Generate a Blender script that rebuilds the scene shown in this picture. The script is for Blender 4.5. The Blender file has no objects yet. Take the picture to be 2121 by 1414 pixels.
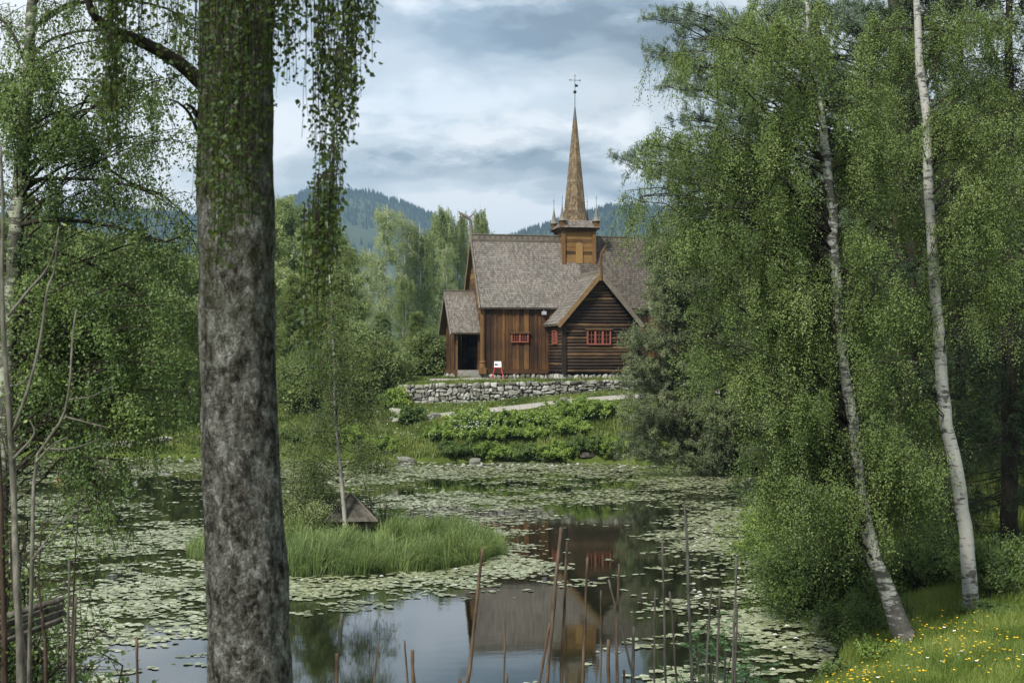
import bpy, math, random
import numpy as np
from mathutils import Vector
random.seed(7); RNG = np.random.default_rng(11)
SC = bpy.context.scene
COL = SC.collection
R = math.radians

# ------------------------------------------------------------------ camera
EYE = 6.4; F = 2946.0; HY = 745.0; CX = 1060.5
cam_d = bpy.data.cameras.new('camera'); cam = bpy.data.objects.new('camera', cam_d); COL.objects.link(cam)
cam.location = (0, 0, EYE); cam.rotation_euler = (R(90), 0, 0)
cam_d.lens = 50; cam_d.sensor_width = 36; cam_d.shift_y = 38/2121; cam_d.clip_end = 9000; cam_d.clip_start = .1
cam_d.dof.use_dof = True; cam_d.dof.focus_distance = 70; cam_d.dof.aperture_fstop = 6.3
SC.camera = cam
SC.view_settings.view_transform = 'Standard'; SC.view_settings.look = 'None'
SC.view_settings.exposure = 1.05; SC.view_settings.gamma = 1
SC.cycles.max_bounces = 7; SC.cycles.diffuse_bounces = 3; SC.cycles.transmission_bounces = 4
SC.cycles.volume_bounces = 0; SC.cycles.caustics_reflective = False; SC.cycles.caustics_refractive = False

# ------------------------------------------------------------------ sun + sky
SUN_EL, SUN_AZ = 46, 215          # azimuth clockwise from +Y: behind the camera, to the left
sd_ = bpy.data.lights.new('sun', 'SUN'); sun = bpy.data.objects.new('sun', sd_); COL.objects.link(sun)
sd_.energy = 3.0; sd_.angle = R(8); sd_.color = (1, .95, .86)
a = R(SUN_AZ); e = R(SUN_EL)
sun_dir = Vector((math.sin(a)*math.cos(e), math.cos(a)*math.cos(e), math.sin(e)))
sun.rotation_euler = sun_dir.to_track_quat('Z', 'Y').to_euler()

W = bpy.data.worlds.new('World'); SC.world = W; W.use_nodes = True
nt = W.node_tree; nt.nodes.clear()
def N(t, **k):
    n = nt.nodes.new(t)
    for a_, b_ in k.items(): setattr(n, a_, b_)
    return n
def LK(a_, b_): nt.links.new(a_, b_)
def mth(op, a_, b_=None, c_=None, clamp=False):
    n = nt.nodes.new('ShaderNodeMath'); n.operation = op; n.use_clamp = clamp
    for i, v in enumerate((a_, b_, c_)):
        if v is None: continue
        if isinstance(v, (int, float)): n.inputs[i].default_value = v
        else: nt.links.new(v, n.inputs[i])
    return n.outputs[0]
sky = N('ShaderNodeTexSky', sky_type='NISHITA', sun_disc=False); sky.sun_elevation = e; sky.sun_rotation = a
tc = N('ShaderNodeTexCoord'); sx = N('ShaderNodeSeparateXYZ'); LK(tc.outputs['Generated'], sx.inputs[0])
X, Y, Z = sx.outputs
az = mth('ABSOLUTE', Z)
den = mth('ADD', az, .22)
cb = N('ShaderNodeCombineXYZ'); LK(mth('DIVIDE', X, den), cb.inputs[0]); LK(mth('DIVIDE', Y, den), cb.inputs[1]); cb.inputs[2].default_value = 3.3
cs = N('ShaderNodeCombineXYZ'); LK(X, cs.inputs[0]); LK(Y, cs.inputs[1]); LK(mth('MULTIPLY', Z, 2.6), cs.inputs[2])
def noise(vec, scale, detail=6, rough=.55, dist=0):
    n = N('ShaderNodeTexNoise'); n.inputs['Scale'].default_value = scale; n.inputs['Detail'].default_value = detail
    n.inputs['Roughness'].default_value = rough; n.inputs['Distortion'].default_value = dist; LK(vec, n.inputs['Vector']); return n.outputs[0]
n1 = noise(cb.outputs[0], 2.3, 7, .5, .2); n2 = noise(cs.outputs[0], 7.5, 9, .56, .15); n3 = noise(cs.outputs[0], 22, 8, .58, .2)
wv = mth('MULTIPLY', mth('SUBTRACT', n2, .5), .13)
wv2 = mth('MULTIPLY', mth('SUBTRACT', n3, .5), .06)
XX = mth('ADD', X, wv); ZZ = mth('ADD', Z, wv2)
front = mth('GREATER_THAN', Y, 0)
B = mth('MULTIPLY_ADD', n1, .9, mth('MULTIPLY_ADD', n3, .55, mth('MULTIPLY', n2, 1.5)))
B = mth('SUBTRACT', B, .79)
def gauss(px, py, rx, ry, amp):
    global B
    gx, gz = (px-CX)/F, (HY-py)/F
    u = mth('POWER', mth('ABSOLUTE', mth('DIVIDE', mth('SUBTRACT', XX, gx), rx/F)), 2.0)
    v = mth('POWER', mth('ABSOLUTE', mth('DIVIDE', mth('SUBTRACT', ZZ, gz), ry/F)), 2.0)
    g = mth('MULTIPLY', mth('EXPONENT', mth('MULTIPLY', mth('ADD', u, v), -1.0)), front)
    B = mth('MULTIPLY_ADD', g, amp*1.25, B)
gauss(1080, 75, 260, 50, -.42); gauss(1360, 130, 120, 70, -.34); gauss(760, 40, 160, 60, -.16)
gauss(1000, 230, 330, 60, .26); gauss(1290, 270, 60, 40, .18); gauss(860, 350, 240, 36, -.26); gauss(1130, 360, 150, 40, -.26)
gauss(1110, 445, 130, 28, .50); gauss(1300, 390, 110, 26, -.2); gauss(720, 390, 90, 24, -.12)
gauss(120, 300, 330, 200, .30); gauss(620, 300, 120, 60, .12)
ramp = N('ShaderNodeValToRGB'); LK(B, ramp.inputs[0])
cr = ramp.color_ramp; cr.interpolation = 'EASE'
cr.elements[0].position = .05; cr.elements[0].color = (.18, .22, .255, 1)
cr.elements[1].position = .95; cr.elements[1].color = (.90, .92, .93, 1)
for p_, c_ in ((.30, (.29, .35, .395, 1)), (.52, (.48, .54, .58, 1)), (.72, (.66, .71, .74, 1))):
    el = cr.elements.new(p_); el.color = c_
bgc = N('ShaderNodeBackground'); LK(ramp.outputs[0], bgc.inputs[0]); bgc.inputs[1].default_value = .62
bgs = N('ShaderNodeBackground'); LK(sky.outputs[0], bgs.inputs[0]); bgs.inputs[1].default_value = .09
cov = noise(cb.outputs[0], 1.1, 5, .5); cmap = N('ShaderNodeMapRange'); LK(cov, cmap.inputs[0])
cmap.inputs[1].default_value = .30; cmap.inputs[2].default_value = .46; cmap.inputs[3].default_value = .72; cmap.inputs[4].default_value = 1
mx = N('ShaderNodeMixShader'); LK(cmap.outputs[0], mx.inputs[0]); LK(bgs.outputs[0], mx.inputs[1]); LK(bgc.outputs[0], mx.inputs[2])
wo = N('ShaderNodeOutputWorld'); LK(mx.outputs[0], wo.inputs[0])

# ------------------------------------------------------------------ helpers
def P(px, py, d): return np.array(((px-CX)/F*d, d, EYE-(py-HY)/F*d))
def PX(px, d): return (px-CX)/F*d
def tag(o, label=None, cat=None, group=None, kind=None):
    if label: o['label'] = label
    if cat: o['category'] = cat
    if group: o['group'] = group
    if kind: o['kind'] = kind
    return o
def empty(name, loc, rz=0, **k):
    o = bpy.data.objects.new(name, None); COL.objects.link(o); o.location = loc; o.rotation_euler = (0, 0, rz)
    o.empty_display_size = .2
    return tag(o, **k)
def copy_tree(o, parent=None):
    c = o.copy(); COL.objects.link(c)
    if parent: c.parent = parent
    for ch in list(o.children): copy_tree(ch, c)
    return c
def link_mesh(name, verts, loops, starts, totals, mats, midx=None, tint=None, parent=None, smooth=False):
    me = bpy.data.meshes.new(name)
    verts = np.asarray(verts, dtype=np.float32)
    me.vertices.add(len(verts)); me.vertices.foreach_set('co', verts.ravel())
    me.loops.add(len(loops)); me.loops.foreach_set('vertex_index', np.asarray(loops, dtype=np.int32))
    me.polygons.add(len(starts)); me.polygons.foreach_set('loop_start', np.asarray(starts, dtype=np.int32))
    me.polygons.foreach_set('loop_total', np.asarray(totals, dtype=np.int32))
    if midx is not None: me.polygons.foreach_set('material_index', np.asarray(midx, dtype=np.int32))
    if smooth: me.polygons.foreach_set('use_smooth', np.ones(len(starts), dtype=bool))
    else: me.polygons.foreach_set('use_smooth', np.zeros(len(starts), dtype=bool))
    if tint is not None:
        at = me.attributes.new('tint', 'FLOAT', 'POINT'); at.data.foreach_set('value', np.asarray(tint, dtype=np.float32))
    me.update(calc_edges=True)
    for m in (mats if isinstance(mats, (list, tuple)) else [mats]): me.materials.append(m)
    o = bpy.data.objects.new(name, me); COL.objects.link(o)
    if parent: o.parent = parent
    return o

class Geo:
    """collects batches of polygons (numpy)"""
    def __init__(s, off=(0, 0, 0)): s.v = []; s.l = []; s.n = []; s.t = []; s.m = []; s.c = 0; s.off = np.array(off, float)
    def add(s, verts, faces, tint=0.5, mat=0):
        """verts (k,3); faces (m,j) int array or list of tuples"""
        verts = np.asarray(verts, float); s.v.append(verts)
        t = np.full(len(verts), tint) if np.isscalar(tint) else np.asarray(tint); s.t.append(t)
        if isinstance(faces, np.ndarray):
            s.l.append((faces+s.c).ravel()); s.n.append(np.full(len(faces), faces.shape[1])); s.m.append(np.full(len(faces), mat))
        else:
            for f in faces: s.l.append(np.array(f)+s.c); s.n.append(np.array([len(f)])); s.m.append(np.array([mat]))
        s.c += len(verts)
    def batch(s, V, faces, tint, mat=0):
        """V (N,K,3), faces list of index tuples on one item, tint (N,)"""
        Nn, K, _ = V.shape; s.v.append(V.reshape(-1, 3)); s.t.append(np.repeat(tint, K))
        base = (np.arange(Nn)*K+s.c)[:, None]
        by = {}
        for f in faces: by.setdefault(len(f), []).append(f)
        for k, fs in by.items():
            fa = np.array(fs)                                  # (m,k)
            idx = (base[:, :, None]+fa[None]).reshape(-1)
            s.l.append(idx); s.n.append(np.full(Nn*len(fs), k)); s.m.append(np.full(Nn*len(fs), mat))
        s.c += Nn*K
    def build(s, name, mats, parent=None, smooth=False):
        V = np.concatenate(s.v)-s.off; Lp = np.concatenate(s.l); T = np.concatenate(s.n)
        st = np.concatenate(([0], np.cumsum(T)[:-1]))
        return link_mesh(name, V, Lp, st, T, mats, np.concatenate(s.m), np.concatenate(s.t), parent, smooth)
    # solids
    def box(s, lo, hi, tint=.5, mat=0):
        x0, y0, z0 = lo; x1, y1, z1 = hi
        s.add([(x0,y0,z0),(x1,y0,z0),(x1,y1,z0),(x0,y1,z0),(x0,y0,z1),(x1,y0,z1),(x1,y1,z1),(x0,y1,z1)],
              np.array([(0,3,2,1),(4,5,6,7),(0,1,5,4),(1,2,6,5),(2,3,7,6),(3,0,4,7)]), tint, mat)
    def prism(s, pts, d, tint=.5, mat=0):
        """pts: planar polygon list, d: extrusion vector"""
        p = np.array(pts, float); n = len(p); q = p+np.array(d)
        s.add(np.vstack((p, q)), [tuple(range(n))[::-1], tuple(range(n, 2*n))]+[(i, (i+1) % n, n+(i+1) % n, n+i) for i in range(n)], tint, mat)
    def beam(s, p0, p1, w, h, tint=.5, up=(0, 0, 1), mat=0):
        p0 = np.array(p0, float); p1 = np.array(p1, float); t = p1-p0; t /= np.linalg.norm(t)
        sdv = np.cross(t, up); sdv /= np.linalg.norm(sdv); u = np.cross(sdv, t)
        o = [(-w/2, -h/2), (w/2, -h/2), (w/2, h/2), (-w/2, h/2)]
        s.prism([p0+sdv*a_+u*b_ for a_, b_ in o], p1-p0, tint, mat)
    def tubes(s, Pp, Rr, sides=5, tint=None, mat=0, cap=False):
        """Pp (N,K,3), Rr (N,K)"""
        Pp = np.asarray(Pp, float); Rr = np.asarray(Rr, float); Nn, K, _ = Pp.shape
        T = np.gradient(Pp, axis=1); T /= (np.linalg.norm(T, axis=2, keepdims=True)+1e-9)
        mT = T.mean(axis=1); ref = np.where(np.abs(mT[:, 2:3]) > .7, np.array([[1., 0, 0]]), np.array([[0, 0, 1.]]))[:, None, :]
        A = np.cross(T, ref); A /= (np.linalg.norm(A, axis=2, keepdims=True)+1e-9); Bb = np.cross(T, A)
        an = np.arange(sides)/sides*2*math.pi
        V = Pp[:, :, None]+Rr[:, :, None, None]*(A[:, :, None]*np.cos(an)[None, None, :, None]+Bb[:, :, None]*np.sin(an)[None, None, :, None])
        V = V.reshape(Nn, K*sides, 3)
        fs = [(i*sides+j, i*sides+(j+1) % sides, (i+1)*sides+(j+1) % sides, (i+1)*sides+j) for i in range(K-1) for j in range(sides)]
        if cap: fs = fs+[tuple(range(sides))[::-1], tuple((K-1)*sides+j for j in range(sides))]
        s.batch(V, fs, np.full(Nn, .5) if tint is None else tint, mat)
    def tube(s, pts, rad, sides=8, tint=.5, mat=0, cap=True):
        s.tubes(np.array(pts, float)[None], np.array(rad, float)[None], sides, np.array([tint]), mat, cap)
    def leaves(s, C, A, L, Wd, tint, mat=0):
        """rhombus leaves folded a little: C (N,3) foot, A (N,3) axis"""
        n = len(C); A = A/(np.linalg.norm(A, axis=1, keepdims=True)+1e-9)
        Bv = np.cross(A, RNG.normal(size=(n, 3))*.75+np.array((-.5, -.7, 1.1))); Bv /= (np.linalg.norm(Bv, axis=1, keepdims=True)+1e-9)
        Nv = np.cross(A, Bv)
        L = np.broadcast_to(L, n)[:, None]; Wd = np.broadcast_to(Wd, n)[:, None]
        V = np.stack((C, C+A*L*.45+Bv*Wd*.5+Nv*Wd*.12, C+A*L, C+A*L*.45-Bv*Wd*.5+Nv*Wd*.12), axis=1)
        s.batch(V, [(0, 1, 2, 3)], tint, mat)

def catmull(pts, n):
    """resample polyline smoothly to n points; pts (k,m)"""
    p = np.array(pts, float); k = len(p)
    p_ = np.vstack((2*p[0]-p[1], p, 2*p[-1]-p[-2])); t = np.linspace(0, k-1-1e-6, n); i = t.astype(int); f = (t-i)[:, None]
    a0, a1, a2, a3 = p_[i], p_[i+1], p_[i+2], p_[i+3]
    return .5*((2*a1)+(-a0+a2)*f+(2*a0-5*a1+4*a2-a3)*f**2+(-a0+3*a1-3*a2+a3)*f**3)

# ------------------------------------------------------------------ materials
def mat_new(name):
    m = bpy.data.materials.new(name); m.use_nodes = True; t = m.node_tree; t.nodes.clear()
    return m, t
class MT:
    def __init__(s, name): s.m, s.t = mat_new(name)
    def n(s, ty, ins=None, **k):
        nd = s.t.nodes.new(ty)
        for a_, b_ in k.items(): setattr(nd, a_, b_)
        for a_, b_ in (ins or {}).items():
            if hasattr(b_, 'links') or isinstance(b_, bpy.types.NodeSocket): s.t.links.new(b_, nd.inputs[a_])
            else: nd.inputs[a_].default_value = b_
        return nd
    def ramp(s, fac, stops):
        nd = s.n('ShaderNodeValToRGB', {0: fac}); c = nd.color_ramp
        c.elements[0].position = stops[0][0]; c.elements[0].color = (*stops[0][1], 1)
        c.elements[1].position = stops[-1][0]; c.elements[1].color = (*stops[-1][1], 1)
        for p_, q in stops[1:-1]: c.elements.new(p_).color = (*q, 1)
        return nd.outputs[0]
    def noise(s, vec, scale, detail=4, rough=.55, dist=0):
        return s.n('ShaderNodeTexNoise', {'Vector': vec, 'Scale': scale, 'Detail': detail, 'Roughness': rough, 'Distortion': dist}).outputs[0]
    def co(s, scale=(1, 1, 1), kind='Object'):
        return s.n('ShaderNodeMapping', {'Vector': s.n('ShaderNodeTexCoord').outputs[kind], 'Scale': scale}).outputs[0]
    def tint(s): return s.n('ShaderNodeAttribute', attribute_name='tint').outputs['Fac']
    def math(s, op, a_, b_, clamp=False):
        return s.n('ShaderNodeMath', {0: a_, 1: b_}, operation=op, use_clamp=clamp).outputs[0]
    def mix(s, f, a_, b_, mode='MIX'):
        nd = s.n('ShaderNodeMix', data_type='RGBA', blend_type=mode)
        for i, v in ((0, f), (6, a_), (7, b_)):
            if isinstance(v, bpy.types.NodeSocket): s.t.links.new(v, nd.inputs[i])
            elif i == 0: nd.inputs[i].default_value = v
            else: nd.inputs[i].default_value = (*v, 1)
        return nd.outputs[2]
    def bump(s, h, st=.5, dist=.02): return s.n('ShaderNodeBump', {'Height': h, 'Strength': st, 'Distance': dist}).outputs[0]
    def out(s, col, rough=.8, spec=.3, normal=None, metal=0):
        b = s.n('ShaderNodeBsdfPrincipled', {'Roughness': rough, 'Specular IOR Level': spec, 'Metallic': metal})
        if isinstance(col, bpy.types.NodeSocket): s.t.links.new(col, b.inputs[0])
        else: b.inputs[0].default_value = (*col, 1)
        if normal: s.t.links.new(normal, b.inputs['Normal'])
        o = s.n('ShaderNodeOutputMaterial'); s.t.links.new(b.outputs[0], o.inputs[0]); return s.m

def leaf_mat(name, dark, mid, light, transl=.42, gloss=.02, rough=.5, big=.6, k=1.55):
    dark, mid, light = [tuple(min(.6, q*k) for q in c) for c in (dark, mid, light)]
    m = MT(name); v = m.co((1, 1, 1), 'Object')
    big_n = m.noise(v, big, 3)
    f = m.math('ADD', m.math('MULTIPLY', m.tint(), .75), m.math('MULTIPLY', m.math('SUBTRACT', big_n, .5), .9))
    c = m.ramp(f, [(.0, dark), (.4, mid), (.95, light)])
    d = m.n('ShaderNodeBsdfDiffuse', {0: c}); t = m.n('ShaderNodeBsdfTranslucent', {0: m.mix(.30, c, (.42, .47, .10))})
    g = m.n('ShaderNodeBsdfGlossy', {0: (.9, .95, 1, 1), 1: rough})
    a1 = m.n('ShaderNodeMixShader', {0: transl, 1: d.outputs[0], 2: t.outputs[0]})
    a2 = m.n('ShaderNodeMixShader', {0: gloss, 1: a1.outputs[0], 2: g.outputs[0]})
    o = m.n('ShaderNodeOutputMaterial'); m.t.links.new(a2.outputs[0], o.inputs[0]); return m.m

M = {}
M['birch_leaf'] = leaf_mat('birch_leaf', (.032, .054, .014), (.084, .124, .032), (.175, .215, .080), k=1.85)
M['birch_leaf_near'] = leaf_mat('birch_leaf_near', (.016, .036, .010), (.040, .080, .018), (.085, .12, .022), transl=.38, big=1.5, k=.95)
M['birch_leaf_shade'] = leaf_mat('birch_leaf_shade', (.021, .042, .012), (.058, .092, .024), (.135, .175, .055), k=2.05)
M['bg_leaf'] = leaf_mat('bg_leaf', (.045, .064, .022), (.11, .138, .052), (.21, .24, .12), big=.25, k=2.6, transl=.5)
M['bg_leaf_dark'] = leaf_mat('bg_leaf_dark', (.026, .042, .014), (.072, .098, .030), (.15, .175, .065), big=.3, k=2.2, transl=.5)
M['pine_leaf'] = leaf_mat('pine_needles', (.018, .026, .012), (.066, .082, .036), (.140, .155, .072), transl=.15, gloss=.03, big=.7, k=1.9)
M['pine_leaf_up'] = leaf_mat('pine_needles_bluish', (.020, .034, .020), (.050, .075, .045), (.11, .145, .09), transl=.15, gloss=.04, big=.7, k=1.9)
M['spruce_leaf'] = leaf_mat('spruce_needles', (.007, .014, .006), (.020, .034, .012), (.05, .07, .02), transl=.1, gloss=.02)
M['shrub_leaf'] = leaf_mat('shrub_leaf', (.030, .060, .010), (.095, .140, .026), (.22, .27, .07), big=1.0, k=2.2)
M['shrub_dark'] = leaf_mat('shrub_dark', (.022, .045, .012), (.058, .095, .022), (.13, .17, .045), big=1.0, k=1.7)
M['rowan_leaf'] = leaf_mat('rowan_leaf', (.020, .055, .025), (.045, .10, .04), (.09, .17, .06), big=2)
M['grass_island'] = leaf_mat('sedge', (.030, .055, .020), (.085, .125, .040), (.20, .24, .085), transl=.35, big=1.6, k=1.7)
M['grass_bank'] = leaf_mat('bank_grass', (.035, .060, .012), (.10, .135, .03), (.23, .25, .075), transl=.3, big=.9, k=1.25)
M['grass_meadow'] = leaf_mat('meadow_grass', (.035, .070, .012), (.10, .145, .025), (.25, .27, .065), transl=.3, big=.9, k=1.3)

def birch_bark(name, white=(.55, .54, .50), dark=(.035, .03, .027), amount=.5, scale=1.0, moss=None, base=0):
    m = MT(name); v = m.co((1, 1, 1)); vs = m.co((2.2*scale, 2.2*scale, 7*scale))
    bands = m.noise(vs, 2.2, 6, .65, .3); patch = m.noise(v, 2.3*scale, 5, .6)
    f = m.math('ADD', m.math('MULTIPLY', bands, .55), m.math('MULTIPLY', patch, .45))
    if base:
        zz = m.n('ShaderNodeSeparateXYZ', {0: m.n('ShaderNodeTexCoord').outputs['Object']}).outputs[2]
        f = m.math('SUBTRACT', f, m.n('ShaderNodeMapRange', {0: zz, 1: 0.0, 2: base, 3: .075, 4: 0.0}).outputs[0])
    c = m.ramp(f, [(amount-.035, dark), (amount-.006, tuple(.4*w for w in white)), (amount+.02, white)])
    c = m.mix(m.math('MULTIPLY', m.noise(v, 14*scale, 4), .5), c, tuple(.55*w for w in white))
    if moss: c = m.mix(m.ramp(m.noise(v, 1.7, 3), [(.5, (0, 0, 0)), (.7, (1, 1, 1))]), c, moss)
    return m.out(c, .85, .15, m.bump(m.math('ADD', bands, m.noise(v, 25*scale, 3)), .5, .02))
M['bark_white'] = birch_bark('birch_bark', white=(.48, .48, .45), amount=.497, scale=.8, base=2.2)
M['bark_far'] = birch_bark('birch_bark_far', white=(.45, .45, .42), amount=.44)
M['bark_rough'] = birch_bark('birch_bark_rough', white=(.38, .37, .35), amount=.56)
M['bark_island'] = birch_bark('birch_bark_young', white=(.42, .41, .36), amount=.45, scale=1.6)
m = MT('bark_brown'); v = m.co((3, 3, .8)); nn = m.noise(v, 4, 5, .6)
M['bark_brown'] = m.out(m.ramp(nn, [(.3, (.02, .015, .011)), (.6, (.07, .05, .038)), (.8, (.13, .09, .065))]), .9, .1, m.bump(nn, .8, .03))
m = MT('bark_dark'); v = m.co((3, 3, 1)); nn = m.noise(v, 5, 4, .6)
M['bark_dark'] = m.out(m.ramp(nn, [(.3, (.014, .012, .010)), (.75, (.055, .047, .038))]), .9, .1)
m = MT('bark_sapling'); v = m.co((8, 8, 2)); nn = m.noise(v, 4, 4, .6)
M['bark_sapling'] = m.out(m.ramp(nn, [(.3, (.06, .055, .045)), (.7, (.20, .19, .16))]), .85, .2)
# the rough old trunk in front
m = MT('old_birch_bark'); v = m.co((1, 1, 1))
wv_ = m.n('ShaderNodeVectorMath', {0: m.co((1, 1, .5)), 1: m.n('ShaderNodeVectorMath', {0: m.n('ShaderNodeTexNoise', {'Vector': v, 'Scale': 13.0, 'Detail': 5}).outputs['Color'], 1: (.07, .07, .07)}, operation='MULTIPLY').outputs[0]}, operation='ADD').outputs[0]
vo = m.n('ShaderNodeTexVoronoi', {'Vector': wv_, 'Scale': 48.0}, feature='DISTANCE_TO_EDGE').outputs[0]
vc = m.n('ShaderNodeTexVoronoi', {'Vector': wv_, 'Scale': 48.0}, feature='F1').outputs['Color']
plate = m.n('ShaderNodeSeparateXYZ', {0: vc}).outputs[0]
n_a = m.noise(m.co((1, 1, .7)), 13, 8, .68, .3); n_b = m.noise(v, 38, 6, .72); n_c = m.noise(m.co((1, 1, .35)), 9.0, 6, .65, .6)
f = m.math('ADD', m.math('MULTIPLY', n_a, .38), m.math('ADD', m.math('MULTIPLY', n_b, .20), m.math('ADD', m.math('MULTIPLY', n_c, .30), m.math('MULTIPLY', plate, .07))))
c = m.ramp(f, [(.375, (.010, .009, .008)), (.425, (.040, .037, .031)), (.465, (.082, .079, .069)), (.51, (.14, .14, .126)), (.57, (.27, .27, .25))])
crack = m.ramp(vo, [(.0, (.42, .40, .38)), (.12, (1, 1, 1))])
c = m.mix(m.ramp(m.noise(v, 9, 3), [(.46, (0, 0, 0)), (.58, (.75, .75, .75))]), c, m.mix(1.0, c, crack, 'MULTIPLY'))
sz = m.n('ShaderNodeSeparateXYZ', {0: m.n('ShaderNodeTexCoord').outputs['Object']})
hi = m.n('ShaderNodeMapRange', {0: sz.outputs[2], 1: 3.2, 2: 4.6, 3: .0, 4: 1.0}).outputs[0]
moss = m.math('MULTIPLY', hi, m.n('ShaderNodeMapRange', {0: m.noise(v, 4.5, 6, .65), 1: .44, 2: .58, 3: 0, 4: .75}).outputs[0])
c = m.mix(moss, c, (.045, .058, .014))
hh = m.math('ADD', m.math('MULTIPLY', n_a, 1.0), m.math('ADD', m.math('MULTIPLY', n_b, .6), m.math('MULTIPLY', m.math('MINIMUM', vo, .12), 1.6)))
M['old_bark'] = m.out(c, .92, .1, m.bump(hh, 1.0, .03))
def wood(name, cols, scale=(1, 1, 1), s1=3, rough=.75, tw=.45, bump=.5, spec=.25, bw=.5, bs=1.1):
    """grained wood: cols dark->light"""
    m = MT(name); v = m.co(scale); g = m.noise(v, s1, 6, .65, .5); b = m.noise(m.co((.6, .6, .6)), bs, 4, .6)
    f = m.math('ADD', m.math('MULTIPLY', m.math('SUBTRACT', m.tint(), .5), tw), m.math('ADD', m.math('MULTIPLY', g, 1-bw), m.math('MULTIPLY', b, bw)))
    k = len(cols); c = m.ramp(f, [(.25+.5*i/(k-1), q) for i, q in enumerate(cols)])
    return m.out(c, rough, spec, m.bump(g, bump, .02))
M['board'] = wood('tarred_boards', [(.014, .008, .006), (.042, .021, .011), (.085, .042, .018), (.19, .10, .032)], (3, 3, .35), tw=.34)
M['log'] = wood('tarred_logs', [(.010, .007, .006), (.024, .016, .012), (.055, .034, .021), (.15, .085, .038)], (.35, 1, 3), 3, tw=.35)
M['ochre'] = wood('ochre_boards', [(.03, .016, .008), (.078, .041, .018), (.14, .074, .028), (.23, .132, .048)], (.4, .4, 3))
M['ochre_v'] = wood('ochre_posts', [(.055, .029, .013), (.135, .072, .026), (.25, .14, .048)], (3, 3, .4))
M['ochre_pale'] = wood('pale_ochre', [(.18, .10, .035), (.29, .18, .065)], (3, 3, .4))
M['greywood'] = wood('weathered_wood', [(.07, .058, .046), (.15, .13, .105), (.26, .23, .19)], (1, 1, 1), 6)
M['barge'] = wood('barge_wood', [(.07, .045, .022), (.17, .11, .05), (.30, .22, .12)], (1, 1, 1), 5)
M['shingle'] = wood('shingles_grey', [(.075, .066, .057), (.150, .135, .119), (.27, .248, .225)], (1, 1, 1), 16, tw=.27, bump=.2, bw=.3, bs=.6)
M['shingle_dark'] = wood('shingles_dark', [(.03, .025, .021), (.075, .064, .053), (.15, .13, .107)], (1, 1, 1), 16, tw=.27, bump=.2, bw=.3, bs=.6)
M['shingle_spire'] = wood('shingles_spire', [(.065, .046, .027), (.165, .122, .072), (.31, .24, .15)], (1, 1, 1), 16, tw=.27, bump=.2, bw=.3, bs=.6)
m = MT('red_paint'); M['red'] = m.out(m.ramp(m.noise(m.co(), 20, 3), [(.3, (.20, .055, .038)), (.7, (.31, .10, .072))]), .6, .3)
m = MT('pink_red_paint'); M['red2'] = m.out(m.ramp(m.noise(m.co(), 8, 2), [(.3, (.34, .02, .04)), (.7, (.50, .04, .07))]), .5, .3)
m = MT('dark_glass'); M['glass'] = m.out((.012, .010, .009), .12, .5)
m = MT('dull_iron'); M['iron'] = m.out((.035, .035, .038), .5, .4, metal=.6)
m = MT('lead_sheet'); M['lead'] = m.out(m.ramp(m.noise(m.co(), 6, 3), [(.3, (.05, .055, .06)), (.7, (.10, .11, .12))]), .5, .4)
m = MT('white_board'); M['white'] = m.out(m.ramp(m.noise(m.co(), 5, 2), [(.3, (.70, .72, .76)), (.7, (.78, .79, .82))]), .5, .3)
m = MT('black_print'); M['black'] = m.out((.02, .02, .022), .6, .2)
m = MT('grey_print'); M['greyp'] = m.out((.35, .36, .4), .6, .2)
m = MT('stone'); v = m.co(); nn = m.noise(v, 7, 6, .65)
c = m.ramp(m.math('ADD', m.math('MULTIPLY', m.tint(), .55), m.math('MULTIPLY', nn, .55)), [(.25, (.10, .10, .088)), (.55, (.23, .227, .205)), (.85, (.40, .39, .36))])
c = m.mix(m.ramp(m.noise(v, 2.5, 4), [(.52, (0, 0, 0)), (.66, (.6, .6, .6))]), c, (.12, .13, .07))
M['stone'] = m.out(c, .9, .15, m.bump(nn, .6, .03))
m = MT('stone_dark'); v = m.co(); nn = m.noise(v, 5, 6, .65)
M['stone_dark'] = m.out(m.ramp(nn, [(.3, (.03, .028, .024)), (.7, (.13, .12, .10))]), .9, .15, m.bump(nn, .6, .03))
m = MT('joint_earth'); M['joint'] = m.out((.085, .08, .065), .95, .05)
m = MT('ground'); v = m.co(); g1 = m.noise(v, .35, 5, .6); g2 = m.noise(v, 6, 5, .7)
M['ground'] = m.out(m.ramp(m.math('ADD', m.math('MULTIPLY', g1, .6), m.math('MULTIPLY', g2, .4)), [(.3, (.030, .045, .012)), (.5, (.075, .105, .022)), (.7, (.135, .160, .045))]), .95, .05, m.bump(g2, .8, .1))
m = MT('gravel'); v = m.co(); g2 = m.noise(v, 12, 5, .7)
M['gravel'] = m.out(m.ramp(g2, [(.3, (.20, .185, .165)), (.7, (.36, .34, .31))]), .95, .1, m.bump(g2, .5, .02))
m = MT('pole_wood'); v = m.co((6, 6, 1.2)); nn = m.noise(v, 4, 5, .6)
c = m.mix(m.tint(), m.ramp(nn, [(.35, (.05, .032, .022)), (.65, (.16, .105, .07))]), m.ramp(nn, [(.35, (.045, .043, .038)), (.65, (.14, .133, .12))]))
M['pole'] = m.out(c, .9, .1, m.bump(nn, .6, .01))
m = MT('lily_pad'); f = m.math('ADD', m.math('MULTIPLY', m.tint(), .7), m.math('MULTIPLY', m.noise(m.co(), .8, 3), .4))
M['pad'] = m.out(m.ramp(f, [(.1, (.11, .12, .045)), (.3, (.19, .22, .11)), (.6, (.27, .30, .18)), (.9, (.40, .42, .29))]), .34, .6)
m = MT('petal_white'); M['petal'] = m.out((.80, .80, .78), .6, .2)
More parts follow.
